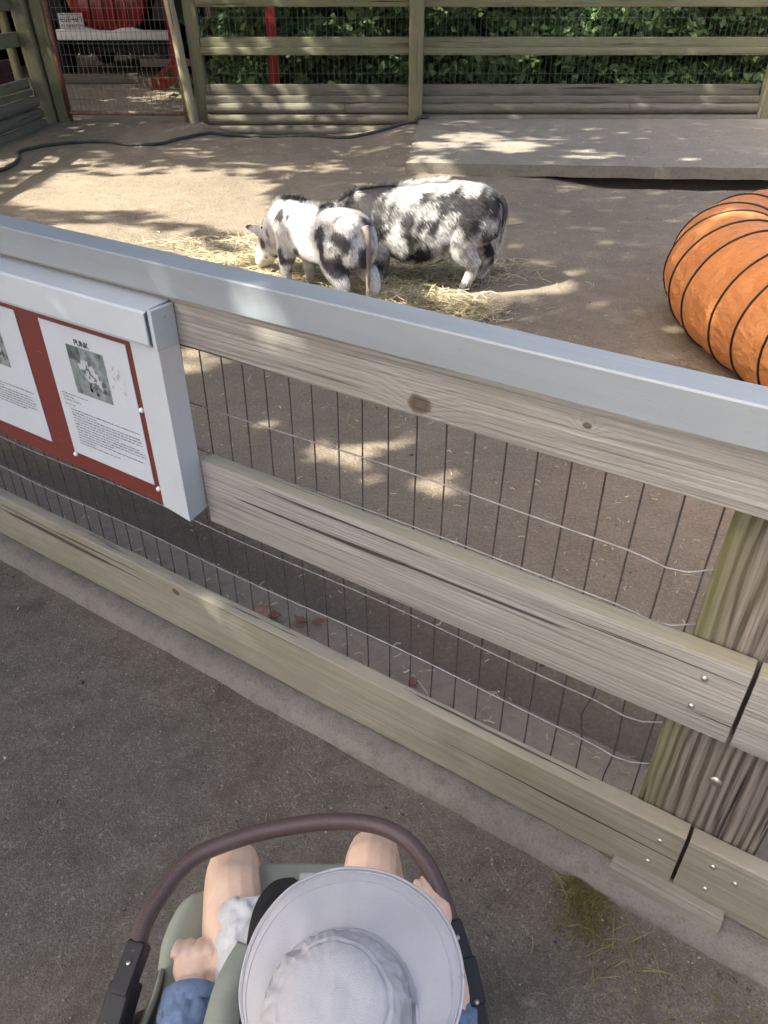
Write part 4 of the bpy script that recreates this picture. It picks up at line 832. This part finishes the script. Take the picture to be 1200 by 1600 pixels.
thL = [taper([(-.244, .476, .532), (-.232, .490, .536), (-.234, .508, .533), (-.246, .516, .529)], [.0105, .0098, .0088, .0068], 8)]
armR = taper([(.015, .375, .595), (.064, .385, .555), (.086, .42, .560), (.083, .462, .585), (.077, .490, .598)], [.036, .034, .028, .023, .019], 12)
palmR = blob((.073, .514, .604), (.021, .026, .016), 10)
fR = fingers((.070, .532, .608), (-.12, 1, .0), (.35, 0, 1), (.036, .043, .040, .032), .0074, -.20, .0118); thR = [taper([(.056, .505, .604), (.046, .520, .607), (.043, .536, .607)], [.0085, .008, .006], 8)]
v, f = join([legL, footL, legR, footR, torso, head, nose, earL, earR, armL, palmL, armR, palmR] + fL + thL + fR + thR)
bm_ = remesh(v, f, .0029, 2); I = MW[kid.name].inverted(); bm_.transform(I); place(bm_, 'body', MW[kid.name].copy(), M_skin, kid)
for s in (-1, 1): ev, ef = blob((-.050 + s * .026, .413, .695), (.008, .006, .008), 6); mesh('eye', ev, ef, M_black, kid)
hv, hf = blob((-.050, .344, .684), (.068, .0735, .0745), 14); mesh('hair', [p for p in hv], [q for q in hf if sum(hv[i].z for i in q) / len(q) > .68 and sum(hv[i].y for i in q) / len(q) < .41], M_hair2, kid)
# clothes: jacket body + sleeves, shorts
def cloth(name, tubes, voxel, mat, amp, sc, parent=kid, stretch=(1, 1, 1)):
    v, f = join(tubes); me = remesh(v, f, voxel, 2); 
    for q in me.vertices:
        c_ = q.co; nz = noise.fractal(Vector((c_.x * sc * stretch[0], c_.y * sc * stretch[1], c_.z * sc * stretch[2])), 1, 2, 3); rg = 1 - abs(nz) * 2.2; q.co = c_ + q.normal * amp * rg
    me.transform(MW[parent.name].inverted()); me.update(); return place(me, name, MW[parent.name].copy(), mat, parent)
cloth('denim_jacket', [taper([(-.115, .395, .445), (-.108, .385, .53), (-.08, .378, .60), (-.06, .378, .625)], [.098, .098, .085, .05], 18), taper([(-.145, .365, .597), (-.215, .350, .557), (-.255, .372, .530), (-.2605, .412, .529), (-.264, .444, .530)], [.044, .044, .041, .037, .035], 14), taper([(.01, .375, .597), (.065, .385, .557), (.086, .43, .547), (.083, .465, .555)], [.044, .042, .036, .030], 14), taper([(-.13, .40, .52), (-.165, .46, .52), (-.185, .50, .525)], [.06, .045, .022], 12)], .0042, M_denim, .0045, 34)
cv, cf = tubeverts([(-.2575, .424, .529), (-.2595, .430, .529), (-.2625, .446, .530), (-.263, .450, .530)], [.0365, .0395, .0385, .036], 24); cv = [Vector(p) + Vector(p).normalized() * .0012 * noise.noise(Vector(p) * 90) for p in cv]; mesh('sleeve_cuff', cv, cf[:-2], M_denim, kid)
cloth('shorts', [taper([(-.112, .365, .468), (-.112, .41, .475)], [.085, .088], 16), taper([(-.135, .39, .482), (-.175, .47, .506), (-.197, .535, .519), (-.200, .560, .521)], [.070, .062, .050, .046], 20), taper([(-.078, .39, .482), (-.05, .47, .503), (-.036, .54, .512), (-.030, .572, .513)], [.070, .066, .058, .054], 20)], .0038, M_shorts, .0062, 24, stretch=(1.2, 1.0, 1.2))
for fx, fy, fz in ((-.239, .655, .268), (.017, .675, .278)): rbox('sandal', Matrix.Translation((fx, fy, fz - .012)), (.052, .115, .03), M_sandal, kid, .012, 3)
# hat
hat_c = Vector((-.040, .398, .708)); tilt = Euler((R(4), R(-3), 0)).to_matrix()
vs = []; NA = 120; RI = [0.080, .088, .098, .11, .121, .129, .1325, .1325, .129, .11, .088, .080]
for a in range(NA):
    th = 2 * math.pi * a / NA; back = max(0, -math.sin(th)); 
    for i, r_i in enumerate(RI):
        ro = .1325 * (1 - .18 * back ** 2); rr = .080 + (r_i - .080) * (ro - .080) / (.0525); ox = -.012; oy = -.045
        t = (r_i - .080) / .0525; cx = ox * (1 - t); cy = oy * (1 - t)
        z = -.020 * t ** 1.5 * (1 - .6 * back) - .075 * back ** 2 * t + .0055 * math.sin(th * 3 + 1) * t + .004 * noise.noise(Vector((math.cos(th) * 3, math.sin(th) * 3, t * 2))) + (0 if i < 6 else -.0022)
        if i in (5, 6): z += .0012
        vs.append(hat_c + tilt @ Vector((cx + math.cos(th) * rr, cy + math.sin(th) * rr, z)))
q = len(RI); fs = [(a * q + i, a * q + (i + 1) % q, ((a + 1) % NA) * q + (i + 1) % q, ((a + 1) % NA) * q + i) for a in range(NA) for i in range(q)]
brim = mesh('hat_brim', vs, [x[::-1] for x in fs], M_hat, kid)
tube('edge_piping', [vs[(a % NA) * q + 6] for a in range(NA + 1)], .0021, M_hat, brim, 6)
for ri, amp in ((1, .0009), (4, .0006), (5, .0006)): tube('stitching', [vs[(a % NA) * q + ri] + Vector((0, 0, .0012)) for a in range(NA + 1)], .0006, plain('stitch', (.46, .455, .50), .9), brim, 4)
vs = []; NR = 48; NC = 168; CO = Vector((-.012, -.046, -.002))
for i in range(NR + 1):
    t = i / NR; ph = t * math.pi / 2
    for a in range(NC):
        th = 2 * math.pi * a / NC; d = Vector((math.cos(th), math.sin(th), 0)); rr = .0835 * max(0, math.cos(ph)) ** .8 + .0003; z = .074 * math.sin(ph) ** 1.05
        b = d * rr + Vector((0, 0, z)); n3 = (d * math.cos(ph) + Vector((0, 0, math.sin(ph)))).normalized()
        gath = .0003 * math.sin(th * 46 + 4 * noise.noise(Vector((math.cos(th) * 2, math.sin(th) * 2, 1)))) * math.exp(-((t - .04) / .08) ** 2)
        f3 = noise.noise(b * 22 + Vector((3, 1, 2))); f5 = noise.noise(Vector((math.cos(th) * 5.5, math.sin(th) * 5.5, z * 16 + 2))); f4 = noise.noise(Vector((b.x * 60 + b.z * 15, b.y * 34 - b.x * 26, b.z * 50)))
        side = math.exp(-((t - .28) / .22) ** 2); fold = .0045 * side * (1 - 2.4 * abs(f5)) + .0034 * f3 * 1.4 + .0011 * (1 - min(1, abs(f4) * 3.5)) * (.4 + side); sm = .55 + .02 * math.sin(th * 2)
        seam = -.0024 * math.exp(-((t - sm) / .010) ** 2) + .0014 * math.exp(-((t - sm + .03) / .014) ** 2); tp2 = 1 if t < .9 else (1 - t) / .1
        vs.append(hat_c + tilt @ (CO + b + n3 * (gath + fold * min(1, t * 6) * tp2 + seam)))
fs = [(i * NC + a, i * NC + (a + 1) % NC, (i + 1) * NC + (a + 1) % NC, (i + 1) * NC + a) for i in range(NR) for a in range(NC)]
crown = mesh('hat_crown', vs, fs, M_hat, kid)
# neck cape hanging behind the hat
vs = []; NU, NV = 60, 14
for i in range(NU + 1):
    th = R(172) + R(196) * i / NU
    for j in range(NV + 1):
        t = j / NV; rr = .0825 + .055 * t; fold = .006 * math.sin(th * 9 + 2 * noise.noise(Vector((th, t, 0)))) * t; vs.append(hat_c + tilt @ Vector((-.006 + math.cos(th) * (rr + fold), -.045 + math.sin(th) * (rr + fold), .004 - .13 * t ** 1.2)))
fs = [(i * (NV + 1) + j, i * (NV + 1) + j + 1, (i + 1) * (NV + 1) + j + 1, (i + 1) * (NV + 1) + j) for i in range(NU) for j in range(NV)]
o = mesh('neck_cape', vs, fs, M_hat, kid); m = o.modifiers.new('s', 'SOLIDIFY'); m.thickness = .002
# ------------------------------------------------------------------ truck, red frames, planter, undergrowth
M_trk = plain('red_truck_paint', (.30, .010, .014), .22, var=.06, scale=6, Coat_Weight=.5); M_wpaint = plain('white_bumper_paint', (.78, .78, .78), .4, var=.05, scale=14); M_under = plain('underbody_black', (.012, .012, .012), .7)
TY = 18.2
truck = empty('truck', (-5.6, TY + 1.2, 0)); tag(truck, 'old red truck with white bumper behind the wire gate', 'truck')
def prism(name, outline, y0, y1, mat, parent, bev=.04):
    bm = bmesh.new(); a = [bm.verts.new((x, y0, z)) for x, z in outline]; f = bm.faces.new(a); r_ = bmesh.ops.extrude_face_region(bm, geom=[f]); bmesh.ops.translate(bm, vec=(0, y1 - y0, 0), verts=[v for v in r_['geom'] if isinstance(v, bmesh.types.BMVert)])
    bmesh.ops.recalc_face_normals(bm, faces=bm.faces)
    if bev: bmesh.ops.bevel(bm, geom=bm.edges, offset=bev, segments=3, profile=.5, affect='EDGES')
    vs = [v.co.copy() for v in bm.verts]; fs = []
    bm.verts.index_update(); fs = [tuple(v.index for v in q.verts) for q in bm.faces]; bm.free(); o = mesh(name, vs, fs, mat, parent); 
    try: o.data.set_sharp_from_angle(angle=R(40))
    except Exception: pass
    return o
# rounded red nose between black wheel arches
out = [(-6.5, 1.75), (-6.45, 1.25), (-6.28, .98), (-6.0, .83), (-5.6, .79), (-5.2, .83), (-4.98, .98), (-4.87, 1.25), (-4.8, 1.75)]
prism('nose', out, TY + .15, TY + 2.0, M_trk, truck, .05)
for i, x in enumerate((-6.05, -5.8, -5.55, -5.3)): prism('grille_rib', [(x, .95), (x + .05, .95), (x + .05, 1.6), (x, 1.6)], TY + .10, TY + .17, M_trk, truck, .012)
for x0, x1 in ((-7.35, -6.52), (-4.8, -3.95)): prism('fender', [(x0, .98), (x0 + .1, 1.35), (x0 + .4, 1.5), (x1 - .1, 1.4), (x1, 1.1), (x1, .95)], TY + .2, TY + 1.5, M_under, truck, .05)
prism('bumper', [(-6.75, .67), (-4.42, .67), (-4.35, .72), (-4.37, .80), (-4.43, .84), (-5.0, .85), (-5.15, .90), (-5.4, .88), (-5.6, .84), (-5.9, .85), (-6.1, .91), (-6.75, .86)], TY, TY + .14, M_wpaint, truck, .025)
plate = prism('number_plate', [(-6.62, .88), (-6.12, .88), (-6.12, 1.14), (-6.62, 1.14)], TY - .03, TY - .015, M_wpaint, truck, .004)
vs = []; fs = []; rp = random.Random(12)
def glyph(x, z, w_, h_):
    for (a, b, c_, d_) in ((0, 0, .22, 1), (.78, 0, 1, 1), (0, .82, 1, 1), (0, .42, 1, .58), (0, 0, 1, .16)):
        if rp.random() < .62: o = len(vs); vs.extend([(x + a * w_, TY - .034, z + b * h_), (x + c_ * w_, TY - .034, z + b * h_), (x + c_ * w_, TY - .034, z + d_ * h_), (x + a * w_, TY - .034, z + d_ * h_)]); fs.append((o, o + 1, o + 2, o + 3))
for i in range(6): glyph(-6.58 + i * .075, .99, .055, .09)
for i in range(9): glyph(-6.59 + i * .05, 1.10, .035, .025); glyph(-6.58 + i * .05, .905, .035, .04)
mesh('plate_lettering', vs, fs, M_ink, plate, smooth=False)
for x in (-6.95, -4.35):
    for y in (TY + .8, TY + 3.6):
        vs_, fs_ = tubeverts([(x - .13, y, .42), (x - .12, y, .42), (x + .12, y, .42), (x + .13, y, .42)], [.36, .42, .42, .36], 24); wo = mesh('wheel', vs_, fs_, M_tyre, truck)
prism('underbody', [(-7.0, .35), (-4.2, .35), (-4.2, .75), (-7.0, .75)], TY + 1.3, TY + 5.0, M_under, truck, .02)
prism('cab', [(-7.2, .75), (-4.1, .75), (-4.1, 1.9), (-4.4, 2.6), (-6.9, 2.6), (-7.2, 1.9)], TY + 2.0, TY + 5.0, M_trk, truck, .06)
beam('axle', (-6.9, TY + .8, .45), (-4.3, TY + .8, .45), .10, .10, M_under, truck)
cp_ = empty('carport', (-5.6, 20.5, 0)); tag(cp_, 'dark open timber carport sheltering the red truck', 'carport')
M_dk = wood('dark_stained_timber', (.035, .028, .022), (.015, .012, .01), None, 0, 60)
for x in (-8.6, -3.0): 
    for y in (17.9, 24.0): beam('post', (x, y, -.1), (x, y, 2.9), .16, .16, M_dk, cp_, up=(1, 0, 0))
for i in range(16): beam('wall_board', (-8.6 + i * .355, 24.1, 0), (-8.6 + i * .355, 24.1, 2.9), .03, .34, M_dk, cp_, up=(1, 0, 0), seed=i)
for i in range(17): beam('wall_board', (-8.7, 18 + i * .355, 0), (-8.7, 18 + i * .355, 2.9), .34, .03, M_dk, cp_, up=(1, 0, 0), seed=i); beam('wall_board', (-2.9, 18 + i * .355, 0), (-2.9, 18 + i * .355, 2.9), .34, .03, M_dk, cp_, up=(1, 0, 0), seed=i + 40)
rbox('roof', Matrix.Translation((-5.8, 20.8, 2.98)), (6.4, 7.0, .10), M_dk, cp_, .02)
# skid timbers in front of the truck
o = beam('timber_beam', (-6.9, 17.0, .09), (-4.9, 17.15, .09), .16, .16, M_boardback, None, r=.015, wear=.006, seed=81); tag(o, 'dark timber beam lying before the truck at the left', 'timber')
o = beam('timber_beam', (-5.0, 17.9, .30), (-3.7, 17.9, .30), .14, .13, M_boardback, None, r=.015, wear=.006, seed=82); tag(o, 'raised timber beam under the right end of the truck bumper', 'timber')
def redstand(x, y, h, fw, label, w_=.13):
    e = empty('red_stand', (x, y, 0)); tag(e, label, 'stand'); beam('upright', (x, y, .1), (x, y, h), w_, w_, M_red, e, r=.008, up=(1, 0, 0)); beam('foot', (x - fw, y, .11), (x + fw, y, .11), .16, .20, M_red, e, r=.01); beam('brace', (x - fw * .9, y + .1, .16), (x - .02, y + .1, .5), .05, .08, M_red, e, r=.006); return e
redstand(-3.82, 16.0, 2.2, .5, 'red painted wooden upright just right of the truck bumper', .15)
redstand(-1.56, 12.3, 2.2, .34, 'red painted wooden upright among shrubs behind the back fence', .13)
redstand(-7.15, 13.9, 2.2, .3, 'red painted post seen between rails of the side fence', .22)
pl_ = empty('planter', (-6.6, 13.3, 0)); tag(pl_, 'brown timber planter box beyond the side fence', 'planter')
for a, b in (((-7.6, 12.9), (-6.15, 12.9)), ((-6.15, 12.9), (-6.0, 14.2)), ((-7.6, 12.9), (-7.6, 14.2))):
    for z in (.17, .36, .55): beam('board', (*a, z), (*b, z), .06, .18, M_brownbox, pl_, r=.008)
beam('cap_board', (-7.6, 12.9, .66), (-6.1, 12.9, .66), .12, .03, M_brownbox, pl_, r=.005)
def leaves(P, nrm_up, size, cols, r):
    n = len(P); d = r.normal(0, 1, (n, 3)); nn = r.normal(0, .75, (n, 3)) + np.array([0, -.25, nrm_up]); nn /= np.linalg.norm(nn, axis=1, keepdims=True); d -= nn * (d * nn).sum(1, keepdims=True); d /= np.linalg.norm(d, axis=1, keepdims=True); s = np.cross(nn, d)
    L = (size * r.uniform(.6, 1.4, n))[:, None]; W = L * .32
    v = np.stack([P - d * L * .5, P + s * W + nn * L * .06, P + d * L * .5 - nn * L * .12, P - s * W + nn * L * .06], 1).reshape(-1, 3); f = np.concatenate([np.arange(n)[:, None] * 4 + np.array([[0, 1, 2]]), np.arange(n)[:, None] * 4 + np.array([[0, 2, 3]])])
    return v, f, np.repeat(cols, 4, 0)
r = np.random.default_rng(31); P = []; CC = []
for i in range(560):
    x = r.uniform(-2.9, 10.5); y = 12.35 + abs(r.normal(0, 1.0)); z = r.uniform(.15, 2.3) * (.75 + .25 * math.sin(x * 1.7)); n = int(r.uniform(60, 150)); rad = r.uniform(.15, .38)
    q = r.normal(0, 1, (n, 3)); q /= np.linalg.norm(q, axis=1, keepdims=True); q *= rad * r.uniform(.5, 1, (n, 1)); P.append(np.array([[x, y, z]]) + q * np.array([1.2, .9, .7])); h = r.uniform(0, 1)
    CC.append(np.tile((np.array([.04, .085, .025]) * (1 - h) + np.array([.15, .235, .08]) * h)[None], (n, 1)) * r.uniform(.6, 1.4, (n, 1)))
for i in range(150):     # taller mass at the back, hiding the horizon
    x = r.uniform(-2.6, 11); y = r.uniform(14.0, 16.5); z = r.uniform(.2, 3.4); n = 240; q = r.normal(0, 1, (n, 3)) * .42; P.append(np.array([[x, y, z]]) + q); CC.append(np.tile(np.array([[.035, .075, .02]]), (n, 1)) * r.uniform(.6, 1.4, (n, 1)))
P = np.concatenate(P); CC = np.concatenate(CC); ok = (P[:, 1] > 11.85) & ~((np.abs(P[:, 0] + 1.6) < .30) & (P[:, 1] < 12.5)) & ~((P[:, 0] < -2.35) & (P[:, 1] < 13.5)); P = P[ok]; CC = CC[ok]; v, f, c = leaves(P, .55, .125, CC, r)
u = bigmesh('undergrowth', v, f, M_leaf, cols=c); tag(u, 'dense leafy green undergrowth behind the back fence', 'undergrowth', kind='stuff')
for i, (x, y, rr, lab) in enumerate(((5.4, 13.2, .16, 'dark trunk in the undergrowth at the right edge of the back fence'), (1.05, 13.6, .09, 'thin trunk in the undergrowth right of the middle fence post'), (-1.55, 15.2, .11, 'slim trunk among shrubs left of the middle fence post'))):
    e = empty('woodland_tree', (x, y, 0)); tag(e, lab, 'tree'); tube('trunk', [(x, y, -.1), (x + .05, y + .02, 1.5), (x - .05, y, 3.2), (x + .1, y + .1, 6.0)], [rr * 1.2, rr, rr * .85, rr * .4], M_bark, e, 10)
    rr_ = np.random.default_rng(50 + i); n = 2600; q = rr_.normal(0, 1, (n, 3)) * np.array([1.0, .9, .9]) + np.array([x + .1, y + .3, 5.6]); v, f, c = leaves(q, .6, .14, np.tile(np.array([[.05, .10, .03]]), (n, 1)) * rr_.uniform(.6, 1.4, (n, 1)), rr_); v = v - np.array(MW[e.name].translation); o = bigmesh('crown', v, f, M_leaf, e, cols=c)
# low green weeds beside the red foot
r = np.random.default_rng(77); n = 500; P = np.array([[-2.9, 14.6, .18]]) + r.normal(0, 1, (n, 3)) * np.array([.35, .25, .1]); v, f, c = leaves(P, .8, .10, np.tile(np.array([[.07, .16, .05]]), (n, 1)) * r.uniform(.6, 1.4, (n, 1)), r); o = bigmesh('fern', v, f, M_leaf, cols=c); tag(o, 'small bright green plant beside the red foot right of the gate', 'plant', kind='stuff')
# ------------------------------------------------------------------ trees on the sunny side, out of frame: crowns carved along sun rays to place the dapples
GAPS = [(-3.77,8.81,0.55,0.9),(-2.8,7.93,0.8,1),(-3.14,7.14,0.6,0.95),(-2.1,7.65,0.85,1),(-1.45,6.48,0.75,1),(-2.09,6.29,0.6,0.95),(-2.44,6.1,0.6,0.85),(-1.36,8.54,0.45,0.7),(-0.7,8.81,0.3,0.7),(-1.06,5.43,0.45,1),(-2.27,9.63,0.4,0.5),(-0.3,9.63,0.3,0.35),(-0.52,2.98,0.05,0.95),(-0.37,2.86,0.05,0.9),(-0.22,2.74,0.08,1),(-0.07,2.77,0.07,0.9),(0.01,2.59,0.06,0.9),(0.1,2.86,0.07,0.9),(0.18,3.03,0.06,0.7),(0.23,2.5,0.08,0.8),(0.33,2.72,0.06,0.6),(0.65,2.57,0.06,0.6),(0.74,2.45,0.04,0.5),(1.08,2.26,0.07,0.6),(0.93,2.32,0.04,0.5),(0.4,2.36,0.04,0.6),(0.91,1.74,0.08,0.7),(0.7,1.76,0.05,0.5),(-1.03,3.75,0.12,0.9),(-0.88,3.67,0.1,0.8),(0.32,3.43,0.1,0.6),(0.2,4.52,0.25,0.9),(0.65,4.26,0.16,0.45),(0.72,5.21,0.2,0.6),(1.19,9.95,0.35,0.9),(0.78,9.52,0.3,0.9),(1.57,9.35,0.3,0.95),(0.52,8.6,0.3,0.8),(2.34,8.89,0.25,0.9),(1.99,9.68,0.25,0.6),(-0.59,5.08,0.25,1),(-0.26,4.91,0.25,1),(-0.1,4.79,0.25,1),(0.09,4.69,0.22,0.8),(0.39,5.05,0.22,0.6),(0.61,4.95,0.25,0.95),(0.95,4.98,0.25,0.95),(1.07,5.0,0.22,0.85),(0.64,4.83,0.2,0.7),(-1.83,11.59,0.35,0.8),(-1.21,11.59,0.35,0.8),(-0.6,11.59,0.35,0.7),(-0.72,11.81,0.35,0.7),(-0.05,11.81,0.3,0.6),(-1.64,11.79,0.2,0.8),(-0.12,11.58,0.25,0.5),(-2.35,11.48,0.2,0.7),(-1.17,13.06,0.3,0.6),(-0.18,13.08,0.3,0.7),(0.71,13.05,0.35,0.7),(-0.18,12.89,0.3,0.6),(2.1,13.08,0.3,0.6),(2.78,13.04,0.35,0.7),(3.7,13.07,0.3,0.6),(4.34,13.04,0.35,0.7),(5.37,13.08,0.3,0.6),(5.84,13.01,0.3,0.4),(1.7,12.89,0.3,0.6),(2.89,12.87,0.3,0.7),(4.34,12.89,0.3,0.6),(5.47,12.89,0.3,0.6),(-4.21,15.09,0.6,0.8),(-4.49,17.15,0.5,0.7),(-4.82,16.06,0.4,0.4),(0.83,1.38,0.05,0.25),(0.91,1.32,0.06,0.35),(0.98,1.26,0.07,0.42),(1.04,1.21,0.07,0.4),(1.09,1.17,0.05,0.3),(1.0,1.6,0.07,0.35),(1.06,1.56,0.09,0.45),(1.12,1.49,0.08,0.35),(-0.23,1.51,0.06,0.9),(-0.27,1.57,0.06,0.8),(-0.21,1.44,0.05,0.7),(-0.29,1.67,0.05,0.3),(-0.18,1.3,0.05,0.6),(-0.09,1.24,0.04,0.5),(0.03,1.16,0.05,0.3),(0.37,2.14,0.06,0.35),(0.69,1.91,0.07,0.4),(0.94,1.73,0.06,0.4),(1.11,1.64,0.06,0.45),(0.24,2.05,0.08,0.5),(0.41,1.94,0.08,0.6),(0.54,1.85,0.06,0.6),(0.23,1.72,0.05,0.5),(0.26,1.85,0.05,0.35),(0.27,0.77,0.045,0.6),(2.28,4.26,0.15,0.5),(2.6,4.47,0.15,0.6),(2.2,4.09,0.12,0.4)]
GA = np.array(GAPS)
def vnoise(x, y, sc, seed):
    g = np.random.default_rng(seed).uniform(-1, 1, (128, 128)); X = x * sc + 50; Y = y * sc + 50; i = np.floor(X).astype(int); j = np.floor(Y).astype(int); u = X - i; v = Y - j; u = u * u * (3 - 2 * u); v = v * v * (3 - 2 * v); i %= 128; j %= 128; a = (i + 1) % 128; b = (j + 1) % 128
    return (g[i, j] * (1 - u) + g[a, j] * u) * (1 - v) + (g[i, b] * (1 - u) + g[a, b] * u) * v
def canopy():
    r = np.random.default_rng(101); N = 150000
    gx = r.uniform(-12, 9.0, N); gy = r.uniform(-1.5, 21, N)
    gx = np.concatenate([gx, r.uniform(-4.5, 2.6, 42000)]); gy = np.concatenate([gy, r.uniform(-1.0, 3.4, 42000)])
    k_ = np.where(gy < 2.3, gx < 2.0, np.where(gy < 3.6, gx < 2.6, gx < 7.2)); gx, gy = gx[k_], gy[k_]; N = len(gx)
    lit = np.zeros(N); wx = gx + .06 * vnoise(gx, gy, 3.1, 1) + .03 * vnoise(gx, gy, 8, 2); wy = gy + .06 * vnoise(gx, gy, 3.1, 3) + .03 * vnoise(gx, gy, 8, 4)
    for (x, y, rad, w_) in GAPS:
        q = ((wx - x) ** 2 + (wy - y) ** 2) / (rad * (1.65 if y < 3.6 else 1.3)) ** 2; lit = np.maximum(lit, w_ * np.clip(1.8 - q * 1.3, 0, 1))
    tex = vnoise(gx, gy, 2.2, 5) + .5 * vnoise(gx, gy, 5, 6); big = (lit > .3) & (gy > 3.2); br = np.abs(vnoise(gx * .6 + gy * .8, gy * .5 - gx * .3, 1.7, 9)); lit = np.where(big & (br < .10), lit * .25, lit)
    lit = np.where(gy < 3.4, 1 - (1 - np.clip(lit, 0, 1)) ** 2.4, lit)
    base = np.where(gy > 3.0, np.clip(.35 * (tex - .75), 0, .3), 0 * tex)
    keep = r.uniform(0, 1, N) > np.maximum(lit * 1.05, base); gx, gy = gx[keep], gy[keep]; n = len(gx)
    t = np.where(gy > 3.2, r.uniform(8.5, 12.5, n), r.uniform(5.6, 8.6, n)); return np.column_stack([gx, gy, np.zeros(n)]) + np.outer(t, np.array(SUN))
CP = canopy()
TREES = [(-9.2, 3.2, 'unseen tall tree on the left, crown carved to shade the near fence'), (-9.6, 9.0, 'unseen tall tree on the left, crown carved to shade the dirt yard'), (-3.4, -4.2, 'unseen tree behind the viewer, crown carved to shade the path'), (-7.8, 16.5, 'unseen tree far left beyond the gate, crown carved to place the dapples')]
dist = np.stack([np.hypot(CP[:, 0] - x * .6 - .5, CP[:, 1] - y) for x, y, _ in TREES], 1); own = dist.argmin(1)
for i, (x, y, lab) in enumerate(TREES):
    e = empty('shade_tree', (x, y, 0)); tag(e, lab, 'tree', 'unseen trees with crowns carved to shade the enclosure'); pts = CP[own == i]
    tube('trunk', [(x, y, -.1), (x + .1, y, 2), (x + .3, y + .05, 4.2), (x + .6, y, 6.5)], [.24, .2, .16, .07], M_bark, e, 12)
    rr = np.random.default_rng(200 + i)
    for j in range(7):
        q = pts[rr.integers(len(pts))]; a = Vector((x + .25, y, 3.2 + .4 * j)); b = Vector(q); tube('limb', [a, a.lerp(b, .5) + Vector((0, 0, .5)), b], [.06, .035, .01], M_bark, e, 6)
    v, f, c = leaves(pts, .35, .225, np.tile(np.array([[.06, .12, .035]]), (len(pts), 1)) * rr.uniform(.7, 1.3, (len(pts), 1)), rr); v = v - np.array(MW[e.name].translation); bigmesh('crown', v, f, M_leaf, e, cols=c)
# added trees out of frame, right and behind, to block the low sky
RING = [(12.0, 1.5, 'added sky-blocking tree right of the orange tunnel, outside the view'), (10.5, 7.5, 'added sky-blocking tree beside the right end of the back fence'), (6.0, -4.5, 'added sky-blocking tree behind the viewer to the right'), (.5, -8.0, 'added sky-blocking tree straight behind the viewer'), (-12.5, -2.0, 'added sky-blocking tree far behind the viewer to the left'), (-12.5, 13, 'added sky-blocking tree beyond the side fence')]
rr = np.random.default_rng(400); n = 1500
q = rr.normal(0, 1, (n, 3)); q /= np.linalg.norm(q, axis=1, keepdims=True); q *= rr.uniform(.55, 1, (n, 1)); q = q * np.array([2.6, 2.6, 3.0]) + np.array([0, 0, 4.4]); ringmesh = leaves(q, .4, .5, np.tile(np.array([[.06, .11, .035]]), (n, 1)) * rr.uniform(.7, 1.3, (n, 1)), rr)
first = None
for (x, y, lab) in RING:
    e = empty('sky_screen_tree', (x, y, 0), random.uniform(0, 6)); tag(e, lab, 'tree', 'unseen trees added to block the low sky')
    if first is None: first = (bigmesh('crown', ringmesh[0], ringmesh[1], M_leaf, e, cols=ringmesh[2]), tube('trunk', [Vector((x, y, -.1)), Vector((x + .1, y, 2)), Vector((x, y + .1, 4.5)), Vector((x + .1, y, 6.5))], [.26, .22, .16, .05], M_bark, e, 10))
    else:
        for o in first: c_ = o.copy(); COL.objects.link(c_); c_.parent = e; c_.matrix_basis = o.matrix_basis
r = np.random.default_rng(500); n = 9000; P = np.column_stack([r.uniform(-2.5, 20, n), r.uniform(17.5, 24, n), r.uniform(0, 5.5, n)]); v, f, c = leaves(P, .3, .55, np.tile(np.array([[.04, .075, .025]]), (n, 1)) * r.uniform(.6, 1.4, (n, 1)), r)
o = bigmesh('woodland', v, f, M_leaf, cols=c); tag(o, 'dark woodland mass beyond the undergrowth', 'woodland', kind='stuff')
